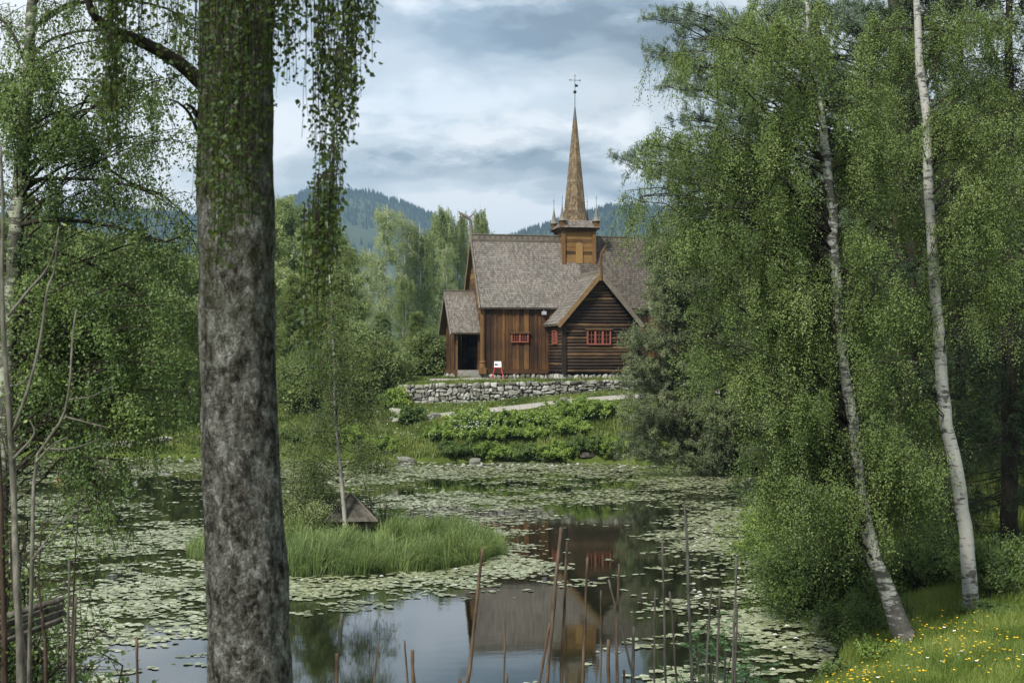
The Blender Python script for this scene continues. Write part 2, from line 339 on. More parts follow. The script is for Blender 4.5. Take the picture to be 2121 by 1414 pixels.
m = MT('petal_yellow'); M['yellow'] = m.out(m.ramp(m.tint(), [(0, (.75, .42, .01)), (1, (.85, .62, .02))]), .5, .3)
m = MT('flower_centre'); M['centre'] = m.out((.75, .5, .05), .6, .2)
m = MT('stem_green'); M['stem'] = m.out((.06, .12, .02), .8, .1)
# water
m = MT('pond_water'); v = m.co((1, 1.6, 1)); rip = m.noise(v, 1.3, 3, .5); rip2 = m.noise(m.co((1, 2.2, 1)), 7, 3, .6)
ring = m.n('ShaderNodeVectorMath', {0: m.n('ShaderNodeTexCoord').outputs['Object'], 1: (PX(1240, 30.0), 30.0, 0)}, operation='SUBTRACT').outputs[0]
rl = m.n('ShaderNodeVectorMath', {0: ring}, operation='LENGTH').outputs['Value']
rings = m.math('MULTIPLY', m.math('SINE', m.math('MULTIPLY', rl, 26.0), 0), m.math('MULTIPLY', m.n('ShaderNodeMapRange', {0: rl, 1: .2, 2: 2.6, 3: 1.0, 4: 0.0}).outputs[0], .5))
hgt = m.math('ADD', m.math('ADD', m.math('MULTIPLY', rip, 1.0), m.math('MULTIPLY', rip2, .22)), m.math('MULTIPLY', rings, .10))
M['water'] = m.out((.010, .013, .006), .01, 1.0, m.bump(hgt, .05, .02))

# ------------------------------------------------------------------ terrain
POND = np.array([(-8,25),(-4,24),(0,24),(3.6,24.3),(5.2,25.5),(6.2,27.5),(7.3,31),(7.9,35),(7.8,39),(8.2,43),(9.5,50),(12,58),(13.5,68),(13.6,77),
                 (11.6,83.5),(7.5,87.6),(4,88.6),(2,88.9),(-1,89.3),(-5,89.2),(-8,90.3),(-12,91),(-20,93.2),(-32,94.6),(-45,92),(-50,75),(-40,58),(-28,47),(-18,41),(-13.5,36),(-11,31),(-9.5,27)], float)
def sdist(x, y):
    sh = x.shape; p = np.stack((x.ravel(), y.ravel()), 1); A = POND; Bq = np.roll(POND, -1, 0)
    best = np.full(len(p), 1e9); ins = np.zeros(len(p), bool)
    for a_, b_ in zip(A, Bq):
        ab = b_-a_; t = np.clip(((p-a_)@ab)/(ab@ab), 0, 1); d = np.hypot(*(p-(a_+t[:, None]*ab)).T); best = np.minimum(best, d)
        cond = (a_[1] > p[:, 1]) != (b_[1] > p[:, 1])
        xi = (b_[0]-a_[0])*(p[:, 1]-a_[1])/(b_[1]-a_[1]+1e-12)+a_[0]; ins ^= cond & (p[:, 0] < xi)
    return np.where(ins, -best, best).reshape(sh)
def sms(t): t = np.clip(t, 0, 1); return t*t*(3-2*t)
def wob(x, y, s):
    return (np.sin(x*1.3*s+1.1)*np.cos(y*1.1*s+.3)+np.sin(x*2.7*s+y*1.9*s)*.5+np.cos(x*.61*s-y*.83*s+2)*.8)/2.3
XPT = [-80, -30, -21.7, -11.9, -5.9, 0, 4, 7.6, 15, 60]
def zpath(x): return np.interp(x, XPT, [.5, .6, 1.2, 2.15, 2.62, 3.25, 3.7, 4.0, 4.4, 4.6])
def zbase(x): return np.interp(x, [-60, -30, -20, -8, -3, 1, 7.6, 20], [.9, 1.0, 1.9, 3.35, 3.42, 3.72, 4.28, 4.7])
def ztop(x): return np.interp(x, [-10, -8, 8, 20], [4.55, 4.66, 5.02, 5.1])
ISL = (-5.45, 47.2, 4.9, 5.0)
def H(x, y):
    x = np.asarray(x, float); y = np.asarray(y, float); s = sdist(x, y); s = s+wob(x, y, 1.1)*.25
    so = np.maximum(s, 0)
    z1 = .55*(1-np.exp(-so/.8))+.16*np.minimum(so, 26)+.03*np.maximum(np.minimum(so, 200)-26, 0)+wob(x, y, .5)*.12*sms(so/3)
    dp = np.maximum(0, 95.4-y); r = so/(so+dp+1e-6); z2 = zpath(x)*np.power(r, .62)
    z2 = np.where(y > 95.4, zpath(x), z2)
    z2 = z2+(zbase(x)-zpath(x))*sms((y-97.6)/1.8)
    wr = sms((x+9.6)/1.6)
    up = (ztop(x)-zbase(x))*sms((y-99.75)/.5)+(5.0-ztop(x))*sms((y-101)/3)+.02*np.maximum(0, y-112)
    sl = np.minimum((y-99.4)*.22, 2.2)*(y > 99.4)+.015*np.maximum(0, y-112)
    z2 = z2+wr*up+(1-wr)*sl+wob(x, y, .8)*.08*((y < 95)|(y > 97.8))
    wf = sms((y-80)/7)
    z = z1*(1-wf)+z2*wf
    z = np.where(s < 0, -1.0*sms(-s/1.6), z)
    ri = np.hypot((x-ISL[0])/ISL[2], (y-ISL[1])/ISL[3])+wob(x, y, .9)*.09+wob(x, y, 2.9)*.05
    z = np.where(ri < 1.15, np.maximum(z, .42*(1-ri**3)), z)
    return z
def axis(fine0, fine1, st, far0, far1, g=1.22):
    a_ = list(np.arange(fine0, fine1+1e-6, st)); d = st
    while a_[-1] < far1: d *= g; a_.append(a_[-1]+d)
    d = st
    while a_[0] > far0: d *= g; a_.insert(0, a_[0]-d)
    return np.array(a_)
gx = axis(-42, 30, .45, -6000, 6000); gy = axis(4, 112, .4, -1500, 7000)
GX, GY = np.meshgrid(gx, gy); GZ = H(GX, GY)
nx, ny = len(gx), len(gy)
ii = (np.arange(ny-1)[:, None]*nx+np.arange(nx-1)[None]).ravel()
g = Geo(); g.add(np.stack((GX.ravel(), GY.ravel(), GZ.ravel()), 1), np.stack((ii, ii+1, ii+nx+1, ii+nx), 1))
tag(g.build('ground', M['ground'], smooth=True), kind='structure')
g = Geo(); g.add([(-60, 18, 0), (30, 18, 0), (30, 100, 0), (-60, 100, 0)], [(0, 1, 2, 3)])
tag(g.build('pond_water', M['water']), kind='structure')
# gravel path climbing behind the bank
xs = np.arange(-45, 30, .5); pv = []
for j in range(5):
    yy = 94.7+j*.68; yl = yy+.12*np.sin(xs*.7+j*1.3)*(j in (0, 4)); pv.append(np.stack((xs, yl, H(xs, np.full_like(xs, yy))+.03), 1))
pv = np.concatenate(pv); n_ = len(xs); ii = (np.arange(4)[:, None]*n_+np.arange(n_-1)[None]).ravel()
g = Geo(); g.add(pv, np.stack((ii, ii+1, ii+n_+1, ii+n_), 1)); tag(g.build('path', M['gravel'], smooth=True), kind='structure')
# gravel yard before the church
g = Geo(); xs = np.arange(-6, 12, .6)
pv = np.concatenate([np.stack((xs, 102.6+j*.75+xs*.05+.0*xs, H(xs, 102.6+j*.75+xs*.05)+.03), 1) for j in range(3)])
n_ = len(xs); ii = (np.arange(2)[:, None]*n_+np.arange(n_-1)[None]).ravel()
g.add(pv, np.stack((ii, ii+1, ii+n_+1, ii+n_), 1)); tag(g.build('gravel_yard', M['gravel'], smooth=True), kind='structure')

# ------------------------------------------------------------------ hills with forest
def ridge(x, prof, D):
    pxs = x/D*F+CX; return np.interp(pxs, [p[0] for p in prof], [EYE+(HY-p[1])/F*D for p in prof])
def hill(name, D, prof, x0, x1, depth, ntree, seed, th):
    rg = np.random.default_rng(seed); xs = np.linspace(x0, x1, 140); t = np.linspace(0, 1, 40)
    XX_, TT = np.meshgrid(xs, t)
    def hz(x, t):
        top = ridge(x, prof, D); return -20+(top+20)*np.power(t, .8)+(1-t)*t*40*wob(x, t*depth, .012)+wob(x, t*depth, .03)*5*t
    ZZ_ = hz(XX_, TT); YY = D-depth*(1-TT)
    back = np.stack((xs, np.full_like(xs, D+800), np.full_like(xs, -20)), 1)
    V = np.concatenate((np.stack((XX_.ravel(), YY.ravel(), ZZ_.ravel()), 1), back)); n_ = len(xs)
    ii = (np.arange(40)[:, None]*n_+np.arange(n_-1)[None]).ravel()
    g = Geo(); g.add(V, np.stack((ii, ii+1, ii+n_+1, ii+n_), 1)); tag(g.build(name, M['hill'], smooth=True), kind='structure')
    x = rg.uniform(x0, x1, ntree); tt = np.sqrt(rg.uniform(.0, 1, ntree)); tt[:ntree//6] = 1-rg.uniform(0, .03, ntree//6)
    clear = (wob(x, tt*depth, .009) > .52) & (tt < .9); x = x[~clear]; tt = tt[~clear]
    z = hz(x, tt)-1; y = D-depth*(1-tt); h = th*rg.uniform(.6, 1.25, len(x)); r = h*rg.uniform(.16, .24, len(x))
    an = np.arange(5)/5*2*math.pi; c = np.stack((x, y, z), 1)
    ring = c[:, None]+np.stack((np.cos(an)[None]*r[:, None], np.sin(an)[None]*r[:, None], np.zeros((len(x), 5))), 2)
    ap = (c+np.stack((x*0, x*0, h), 1))[:, None]; V = np.concatenate((ring, ap), 1)
    g = Geo(); g.batch(V, [(i, (i+1) % 5, 5) for i in range(5)], rg.uniform(0, 1, len(x)))
    tag(g.build('distant_forest', M['far_tree']), kind='stuff', cat='forest', label='dark spruce forest covering the hazy far ridge '+('at the left' if seed == 1 else 'behind the spire' if seed == 2 else 'low across the valley'))
m = MT('hill'); M['hill'] = m.out(m.ramp(m.noise(m.co(), .004, 5), [(.35, (.035, .05, .022)), (.6, (.06, .08, .035)), (.75, (.15, .13, .10))]), .95, .05)
M['far_tree'] = leaf_mat('far_spruce', (.008, .018, .010), (.018, .034, .016), (.045, .065, .030), transl=.05, gloss=.0, big=.004, k=1)
hill('hills', 3400, [(-600, 470), (300, 440), (420, 452), (560, 430), (640, 402), (720, 398), (770, 402), (830, 420), (880, 442), (940, 470), (1010, 510), (1100, 560), (1300, 640), (1500, 700)], -1900, 500, 1500, 15000, 1, 15)
hill('hills', 2900, [(700, 600), (860, 560), (960, 530), (1020, 505), (1080, 484), (1140, 466), (1200, 448), (1260, 432), (1330, 430), (1420, 436), (1600, 430), (2300, 400)], -350, 1300, 1200, 13000, 2, 13)

# ------------------------------------------------------------------ church
CH_O = np.array((-2.156, 105.0, 0)); TH = R(12); CU = np.array((math.cos(TH), math.sin(TH))); CV = np.array((-math.sin(TH), math.cos(TH)))
def U(px, v):
    k = (px-CX)/F; bx, by = CH_O[0]+CV[0]*v, CH_O[1]+CV[1]*v
    return (k*by-bx)/(CU[0]-k*CU[1])
def Zc(py, u, v): return EYE-(py-HY)/F*(CH_O[1]+CU[1]*u+CV[1]*v)
Z0 = 5.0
church = empty('stave_church', (CH_O[0], CH_O[1], Z0), TH, label='dark tarred wooden church with shingled roofs and tall spire on the terrace', cat='church')
def CG(): return Geo(off=(0, 0, Z0))
HW = 3.2; EAVE = 10.3; RID = 15.5; SL = (RID-EAVE)/(HW+.35); NL = 15.0
def shingles(g, O, E, S, Nn, LE, LS, ok=None, w=.115, rh=.2, seed=0, th=.028):
    """lay shingles on a plane: O corner, E along eave, S up slope, Nn outward normal"""
    O, E, S, Nn = map(lambda q: np.array(q, float), (O, E, S, Nn)); rg = np.random.default_rng(seed)
    nr = int(LS/rh); a_ = []; 
    for r in range(nr):
        nc = int(LE/w)+1; x = (np.arange(nc)+(.5 if r % 2 else 0))*w; x = x[x < LE-w*.3]; a_.append(np.stack((x, np.full(len(x), r*rh)), 1))
    a_ = np.concatenate(a_)
    if ok is not None: a_ = a_[ok(a_[:, 0], a_[:, 1]+.05)]
    n = len(a_); jx = rg.normal(0, .004, n); js = rg.normal(0, .008, n); x = a_[:, 0]+jx; s = a_[:, 1]+js; ww = w*rg.uniform(.8, .93, n); t = th+rg.uniform(0, .012, n)
    def pt(xx, ss, nnn): return O+E*xx[:, None]+S*ss[:, None]+Nn*nnn[:, None]
    top = np.minimum(s+rh*1.25, LS)
    V = np.stack((pt(x, s+.02, t), pt(x+ww/2, s-.02, t), pt(x+ww, s+.02, t), pt(x+ww, top, t*.25), pt(x, top, t*.25), pt(x, s+.02, t*0-.01), pt(x+ww/2, s-.02, t*0-.01), pt(x+ww, s+.02, t*0-.01)), 1)
    g.batch(V, [(0, 1, 2, 3, 4), (0, 5, 6, 1), (1, 6, 7, 2), (0, 4, 5), (2, 7, 3)], rg.uniform(0, 1, n))
# --- nave roof
LSn = math.hypot(HW+.35, RID-EAVE); Sn = np.array((0, HW+.35, RID-EAVE))/LSn; Nn_ = np.array((0, -(RID-EAVE), HW+.35))/LSn
TU0, TU1, TV = 5.06, 10.25, -4.4; TC = (TU0+TU1)/2; TOWC = 7.85
g = CG()
for sgn in (1, -1):
    def fl(p): return p if sgn == 1 else np.array((p[0], 2*HW-p[1], p[2]))
    pts = [(-.3, -.35, EAVE-.02), (NL+.3, -.35, EAVE-.02), (NL+.3, HW, RID-.02), (-.3, HW, RID-.02)]
    g.prism([fl(np.array(p, float)) for p in pts], (0, 0, -.12), .3)
roof = g.build('roof', M['greywood'], church)
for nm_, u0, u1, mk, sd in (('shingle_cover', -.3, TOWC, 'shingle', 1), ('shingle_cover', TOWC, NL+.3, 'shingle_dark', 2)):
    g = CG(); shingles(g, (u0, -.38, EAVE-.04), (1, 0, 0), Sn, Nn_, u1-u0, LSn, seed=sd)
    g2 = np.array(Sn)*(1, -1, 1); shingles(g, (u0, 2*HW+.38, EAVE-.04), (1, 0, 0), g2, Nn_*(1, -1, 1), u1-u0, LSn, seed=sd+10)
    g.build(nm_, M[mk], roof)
g = CG(); g.box((-.35, HW-.09, RID-.12), (NL+.35, HW+.09, RID+.42), .6); g.box((-.38, HW-.14, RID+.40), (NL+.38, HW+.14, RID+.48), .5); g.box((-.3, HW-.12, RID-.14), (NL+.3, HW+.12, RID+.06), .2)
for k in range(36): g.prism([(.2+k*.42, HW-.105, RID+.15), (.32+k*.42, HW-.105, RID+.32), (.44+k*.42, HW-.105, RID+.15)], (0, .014, 0), .1)
g.build('ridge_board', M['greywood'], roof)
def barge(mat, u, v0, z0, v1, z1, w=.3, t=.07, out=-1):
    g = CG(); g.beam((u, v0, z0), (u, v1, z1), t, w, .6, up=(0, -(z1-z0), (v1-v0))); return g.build('barge_board', M[mat], roof)
for u in (-.34, NL+.34):
    barge('greywood', u, -.45, EAVE-.15, HW, RID+.02); barge('barge', u, 2*HW+.45, EAVE-.15, HW, RID+.02)
# dragon-head finials on the ridge ends
def dragon(u, sg):
    g = CG(); zb = RID+.2; pts = [(u, HW, zb-.4), (u-.02*sg, HW, zb+.6), (u-.05*sg, HW, zb+1.2), (u-.25*sg, HW, zb+1.5), (u-.7*sg, HW, zb+1.75), (u-1.0*sg, HW, zb+1.95)]
    g.tube(catmull(pts, 14), np.interp(np.linspace(0, 1, 14), [0, .4, .7, 1], [.15, .12, .13, .03]), 7, .6)
    g.tube(catmull([(u-.2*sg, HW, zb+1.45), (u+.15*sg, HW, zb+1.75), (u+.2*sg, HW, zb+1.95)], 6), [.07, .06, .05, .04, .03, .01], 5, .5)
    g.tube(catmull([(u-.5*sg, HW, zb+1.5), (u-.8*sg, HW, zb+1.55), (u-1.0*sg, HW, zb+1.5)], 5), [.06, .05, .04, .03, .01], 5, .5)
    g.build('dragon_finial', M['greywood'], roof)
dragon(-.3, 1); dragon(NL+.3, -1)
# --- nave walls: vertical boards
WZ = 5.38
def boards(g, p0, p1, z0, ztopf, nrm, seed, wmin=.2, wmax=.42, th=.05):
    rg = random.Random(seed); p0 = np.array(p0, float); p1 = np.array(p1, float); L = np.linalg.norm(p1-p0); d = (p1-p0)/L; x = 0; nrm = np.array(nrm, float); i = 0
    while x < L-.02:
        w = min(rg.uniform(wmin, wmax), L-x); off = nrm*(th*(i % 2)+rg.uniform(0, .015)); a_ = p0+d*(x+.008)+off; b_ = p0+d*(x+w-.008)+off
        za, zb = ztopf(x+.008), ztopf(x+w-.008); tt = rg.random()
        g.prism([(*a_, z0), (*b_, z0), (*b_, zb), (*a_, za)], tuple(-nrm*.1)+(0,), tt); x += w; i += 1
g = CG(); g.box((.05, .05, WZ), (NL-.05, 2*HW-.05, EAVE+.2), .1)
boards(g, (0, 0), (NL, 0), WZ+.3, lambda x: EAVE+.3, (0, -1), 3); boards(g, (NL, 2*HW), (0, 2*HW), WZ+.3, lambda x: EAVE+.3, (0, 1), 4)
g.build('wall', M['board'], church)
g = CG(); gE = CG(); gab = lambda v: EAVE+.2+SL*(HW-abs(v-HW))
for k in range(26):   # west and east gable walls of horizontal planks, warm ochre
    z0, z1 = WZ+k*.4, WZ+(k+1)*.4-.02
    half = HW if z1 < EAVE+.3 else max(0, (RID+.1-z1)/SL)
    if half < .15: continue
    for gq, u0, u1 in ((g, -.04, .06), (gE, NL-.06, NL+.04)): gq.box((u0-random.uniform(0, .02), HW-half, z0), (u1, HW+half, z1), random.random())
g.build('gable_wall', M['ochre'], church); gE.build('gable_wall', M['ochre'], church)
g = CG(); g.box((-.06, -.10, WZ), (NL+.06, .02, WZ+.34), .4); g.box((-.06, -.05, WZ), (.02, 2*HW+.05, WZ+.34), .4)
g.build('sill_beam', M['board'], church)
for u, v in ((-.02, -.02), (-.02, 2*HW+.02), (NL+.02, -.02)):
    g = CG(); g.tube([(u, v, WZ+.9), (u, v, 8), (u, v, EAVE-.1)], [.19, .18, .17], 14, .4); g.tube([(u, v, WZ+.78), (u, v, WZ+.85), (u, v, WZ+.95)], [.24, .26, .2], 14, .5)
    g.box((u-.24, v-.24, WZ-.02), (u+.24, v+.24, WZ+.45), .6); g.tube([(u, v, WZ+.4), (u, v, WZ+.6), (u, v, WZ+.8)], [.27, .25, .2], 10, .6)
    g.build('corner_post', M['ochre_v'], church)
# --- stone footing
def stone_verts(n=2):
    import bmesh; bm = bmesh.new(); bmesh.ops.create_icosphere(bm, subdivisions=n, radius=1); V = np.array([v.co[:] for v in bm.verts]); Fc = np.array([[v.index for v in f.verts] for f in bm.faces]); bm.free(); return V, Fc
SV, SF = stone_verts(2)
def stone(g, c, r, seed=0, tint=None, pw=.5):
    rg = np.random.default_rng(seed); V = np.sign(SV)*np.abs(SV)**pw; V = V/np.max(np.abs(V), axis=1, keepdims=True)*.35+V*.65*.9
    ph = rg.uniform(0, 6, 6); V = V*(1+.13*np.sin(V[:, [1]]*3+ph[0])*np.cos(V[:, [2]]*2.5+ph[1])+.08*np.sin(V[:, [0]]*5+ph[2]))
    for _ in range(4):
        nrm = rg.normal(size=3); nrm /= np.linalg.norm(nrm); d = V@nrm; k = .72; V = V-np.outer(np.maximum(d-k, 0), nrm)
    an = rg.uniform(-.15, .15); V = V*np.array(r); V = np.stack((V[:, 0]*math.cos(an)-V[:, 2]*math.sin(an), V[:, 1], V[:, 0]*math.sin(an)+V[:, 2]*math.cos(an)), 1)
    g.add(V+np.array(c), SF, rg.random() if tint is None else tint)
g = CG(); k = 0
def footing(p0, p1):
    global k
    p0 = np.array(p0); p1 = np.array(p1); L = np.linalg.norm(p1-p0); x = 0
    while x < L:
        w = random.uniform(.2, .45); c = p0+(p1-p0)*(x+w/2)/L; stone(g, (c[0], c[1], WZ-.28), (w*.55, .2, .30), 500+k); k += 1; x += w
footing((0, .08), (TU0, .08)); footing((TU1, .08), (NL, .08)); footing((TU0+.1, TV+.1), (TU1, TV+.1)); footing((TU0+.08, TV), (TU0+.08, 0)); footing((.08, 0), (.08, 2*HW)); footing((-1.85, .9), (-1.85, 5.5)); 
g.box((.3, .3, 4.8), (NL-.3, 2*HW-.3, WZ), .1); g.box((TU0+.25, TV+.25, 4.8), (TU1-.25, 1, WZ), .1)
g.build('footing', M['stone_dark'] if False else M['stone'], church, True)
# --- transept of round logs
TE = 9.35; TRZ = 12.55; TSL = (TRZ-9.0)/((TU1-TU0)/2+.45)
g = CG(); lh = .235; nlog = 40; rg = random.Random(5)
g.box((TU0+.1, TV+.1, WZ), (TU1-.1, 1.0, 9.3), .1)
def zroof(u): return TRZ-TSL*abs(u-TC)
for k in range(nlog):
    zc = WZ+.1+k*lh+lh/2; r = lh*.54*rg.uniform(.93, 1.05)
    top = zc+r
    half = (TU1-TU0)/2+.0 if top < 9.5 else (TRZ-.1-top)/TSL
    if half < .1: break
    u0, u1 = TC-half, TC+half; tt = rg.random()
    pts = [(u0+(u1-u0)*q, TV+rg.uniform(-.012, .012), zc+rg.uniform(-.01, .01)) for q in np.linspace(0, 1, 7)]
    g.tube(pts, [r*rg.uniform(.92, 1.05) for _ in pts], 10, tt)
    if zc < 9.2:
        g.tube([(TU0, TV, zc+.02), (TU0, -2, zc+.02), (TU0, .1, zc+.02)], [r, r*.97, r], 10, rg.random()); g.tube([(TU1, TV, zc+.02), (TU1, .1, zc+.02)], [r, r], 10, rg.random())
g.build('log_wall', M['log'], church, True)
for u in (TU0, TU1):
    g = CG()
    g.box((u-.14, TV-.2, WZ), (u+.14, TV+.1, 9.3), .15)
    g.build('corner_post', M['log'], church)
g = CG(); g.box((TU0-.16, -.2, WZ+.1), (TU0-.02, -.02, 9.3), .3); g.build('corner_post', M['board'], church)
# transept roof
TF = TV-.55; LSt = math.hypot((TU1-TU0)/2+.45, TRZ-9.0)
g = CG()
def ntz(v): return EAVE+(v+.35)*SL
vb = (TRZ-EAVE)/SL-.35
for sg in (-1, 1):
    e0 = TC+sg*((TU1-TU0)/2+.45)
    g.prism([(e0, TF, 9.0-.03), (e0, .1, 9.0-.03), (TC, vb+.1, TRZ-.03), (TC, TF, TRZ-.03)][::sg], (0, 0, -.12), .3)
troof = g.build('roof', M['greywood'], church)
g = CG()
for sg in (-1, 1):
    Ls = LSt; S_ = np.array((-sg*((TU1-TU0)/2+.45), 0, TRZ-9.0))/Ls; Nq = np.array((sg*(TRZ-9.0), 0, (TU1-TU0)/2+.45))/Ls
    def ok(x, s, S_=S_): zz = 9.0+S_[2]*s; return (TF+x < np.maximum((zz-EAVE)/SL-.30, -.0))
    shingles(g, (TC+sg*((TU1-TU0)/2+.48), TF, 8.97), (0, 1, 0), S_, Nq, vb-TF+.3, Ls, ok=ok, w=.26, rh=.3, seed=20+sg)
g.build('shingle_cover', M['shingle'], troof)
for sg in (-1, 1):
    g = CG(); g.beam((TC+sg*((TU1-TU0)/2+.55), TF-.04, 8.78), (TC, TF-.04, TRZ-.07), .32, .08, .5, up=(0, 1, 0)); g.build('barge_board', M['barge'] if sg < 0 else M['greywood'], troof)
g = CG(); g.box((TC-.07, TF-.02, TRZ-.1), (TC+.07, vb-.1, TRZ+.28), .7)
for k in range(14): g.box((TC-.075, TF+.2+k*.36, TRZ+.08), (TC-.069, TF+.36+k*.36, TRZ+.2), .0)
g.build('ridge_board', M['greywood'], troof)
g = CG(); zb = TRZ-.5
g.tube(catmull([(TC, TF-.06, zb), (TC, TF-.08, zb+.9), (TC-.05, TF-.08, zb+1.5), (TC+.05, TF-.1, zb+2.0), (TC+.22, TF-.1, zb+2.3), (TC+.32, TF-.1, zb+2.55)], 16), np.interp(np.linspace(0, 1, 16), [0, .3, .7, 1], [.10, .11, .09, .02]), 7, .3)
g.tube(catmull([(TC+.08, TF-.1, zb+2.05), (TC+.3, TF-.1, zb+2.1), (TC+.38, TF-.1, zb+2.25)], 6), [.06, .05, .05, .04, .03, .01], 5, .6)
g.build('dragon_finial', M['ochre_v'], troof)
# --- windows
def window(u0, u1, z0, z1, v, ncas, cols, rows, axis_='u', hood=True, mat='red'):
    def B3(g, a0, a1, b0, b1, c0, c1, t=.5):   # a along the wall, b outwards (negative out), c height
        if axis_ == 'u': g.box((a0, v+b0, c0), (a1, v+b1, c1), t)
        else: g.box((v+b0, a0, c0), (v+b1, a1, c1), t)
    g = CG(); fw = .075
    B3(g, u0, u1, -.12, .02, z0, z0+fw*1.3); B3(g, u0, u1, -.12, .02, z1-fw, z1); B3(g, u0, u0+fw, -.118, .02, z0+fw*1.3, z1-fw); B3(g, u1-fw, u1, -.118, .02, z0+fw*1.3, z1-fw)
    cw = (u1-u0-2*fw)/ncas
    for i in range(1, ncas): B3(g, u0+fw+i*cw-fw*.6, u0+fw+i*cw+fw*.6, -.117, .02, z0+fw*1.3, z1-fw)
    w_ = g.build('window', M[mat], church)
    g = CG()
    for i in range(ncas):
        a0 = u0+fw+i*cw+(fw*.6 if i else 0); a1 = u0+fw+(i+1)*cw-(fw*.6 if i < ncas-1 else 0)
        for c in range(1, cols): x = a0+(a1-a0)*c/cols; B3(g, x-.013, x+.013, -.09, -.04, z0+fw*1.3, z1-fw)
        for c in range(1, rows): z = z0+fw*1.3+(z1-z0-2.3*fw)*c/rows; B3(g, a0, a1, -.088, -.042, z-.013, z+.013)
        for e_ in (a0, a1-.03): B3(g, e_, e_+.03, -.1, -.04, z0+fw*1.3, z1-fw)
    g.build('glazing_bars', M[mat], w_)
    g = CG(); B3(g, u0+fw*.5, u1-fw*.5, -.05, -.03, z0+fw, z1-fw*.5); g.build('pane', M['glass'], w_)
    if hood: g = CG(); B3(g, u0-.12, u1+.12, -.2, 0, z1+.02, z1+.07); g.build('hood', M['barge'], w_)
window(U(1058, 0), U(1094, 0), Zc(709, 2.5, 0), Zc(690, 2.5, 0), -.06, 2, 3, 3)
window(U(1214.5, TV), U(1264, TV), Zc(714, 7, TV), Zc(683, 7, TV), TV-.12, 3, 2, 3)
window(TV+1.5, TV+2.7, 7.55, 8.55, TU0-.12, 1, 3, 4, 'v', False)
window(U(1314, 0), U(1340, 0), Zc(702, 12, 0), Zc(676, 12, 0), -.06, 2, 2, 3)
g = CG(); fu = U(1125, 0); g.box((fu-.16, -.42, 9.75), (fu+.16, -.16, 10.0), .5); g.beam((fu, -.3, 10.0), (fu, -.1, 10.2), .05, .05); g.build('floodlight', M['greyp'], church)
# --- porch
PU0, PV0, PV1, PEV, PRZ = -1.85, .9, 5.5, 8.4, 11.3
PS = (PRZ-PEV)/(2.7)
g = CG()
boards(g, (PU0, PV1), (PU0, PV0), WZ, lambda x: 8.5+PS*(2.3-abs(x-2.3)), (-1, 0), 9, .16, .26, .03)
boards(g, (PU0, PV1), (-.0, PV1), WZ, lambda x: 8.6, (0, 1), 10)
porch = g.build('porch', M['ochre_v'] if False else M['board'], church)
g = CG(); g.box((PU0-.1, PV0-.1, 5.0), (0, PV1+.05, 5.66), .3); g.box((PU0-.02, PV0-.08, WZ+.25), (PU0+.12, PV0+.08, 8.5), .7); g.box((-.2, PV0-.05, WZ+.25), (-.06, PV0+.08, 8.5), .3)
g.box((PU0-.1, PV0-.1, 8.25), (0, PV0+.1, 8.45), .5); g.build('porch_frame', M['ochre'], porch)
g = CG()
for sg in (-1, 1): g.prism([(PU0-.45, HW+sg*2.7, PEV), (0, HW+sg*2.7, PEV), (0, HW, PRZ), (PU0-.45, HW, PRZ)][::sg], (0, 0, -.1), .4)
proof = g.build('porch_roof', M['barge'], church)
g = CG(); Lp = math.hypot(2.7, PRZ-PEV)
for sg in (-1, 1): shingles(g, (PU0-.45, HW+sg*2.74, PEV-.02), (1, 0, 0), np.array((0, -sg*2.7, PRZ-PEV))/Lp, np.array((0, sg*(PRZ-PEV), 2.7))/Lp, -PU0+.43, Lp, seed=40+sg, w=.13, rh=.22)
g.build('shingle_cover', M['shingle'], proof)
g = CG(); g.box((PU0-.55, HW-.08, PRZ-.08), (0, HW+.08, PRZ+.34), .6); g.box((PU0-.6, HW-.12, PRZ+.32), (0, HW+.12, PRZ+.38), .5); g.build('ridge_board', M['greywood'], proof)
g = CG()
for sg in (-1, 1): g.beam((PU0-.5, HW+sg*2.82, PEV-.18), (PU0-.5, HW, PRZ+.0), .07, .26, .6, up=(0, -sg*-1*(PRZ-PEV), 2.7))
g.build('barge_board', M['greywood'], proof)
g = CG()
for k in range(3): g.box((U(947, PV0)+.0, PV0-.35-.32*k, 4.8), (-.12, PV0-.05-.32*k+.02*k, 5.66-.2*k-.02), .6-.1*k)
g.build('steps', M['stone'], porch)
# --- tower
tw = 1.2; TT_ = 16.4; g = CG(); v0 = HW-tw; z = 13.0
while z < TT_:
    hgt_ = random.uniform(.24, .34); z1 = min(z+hgt_, TT_); t_ = random.random()
    g.box((TOWC-tw+.02, v0+random.uniform(0, .02), z), (TOWC+tw-.02, HW+tw, z1-.012), t_); z = z1
tower = g.build('tower', M['ochre'], church)
for su in (-1, 1):
    for sv in (-1, 1):
        g = CG(); g.box((TOWC+su*tw-.13, HW+sv*tw-.11, 13.2), (TOWC+su*tw+.13, HW+sv*tw+.11, TT_), .6); g.build('post', M['ochre_v'], tower)
g = CG(); ax = TOWC+.02; aw = .27; zz = [13.75]; prof = [(ax-aw, 13.75), (ax+aw, 13.75)]+[(ax+aw*math.cos(q), 15.1+aw*math.sin(q)) for q in np.linspace(0, math.pi, 9)]
g.prism([(p[0], v0-.07, p[1]) for p in prof], (0, .08, 0), .7); g.build('blind_arch', M['ochre_pale'], tower)
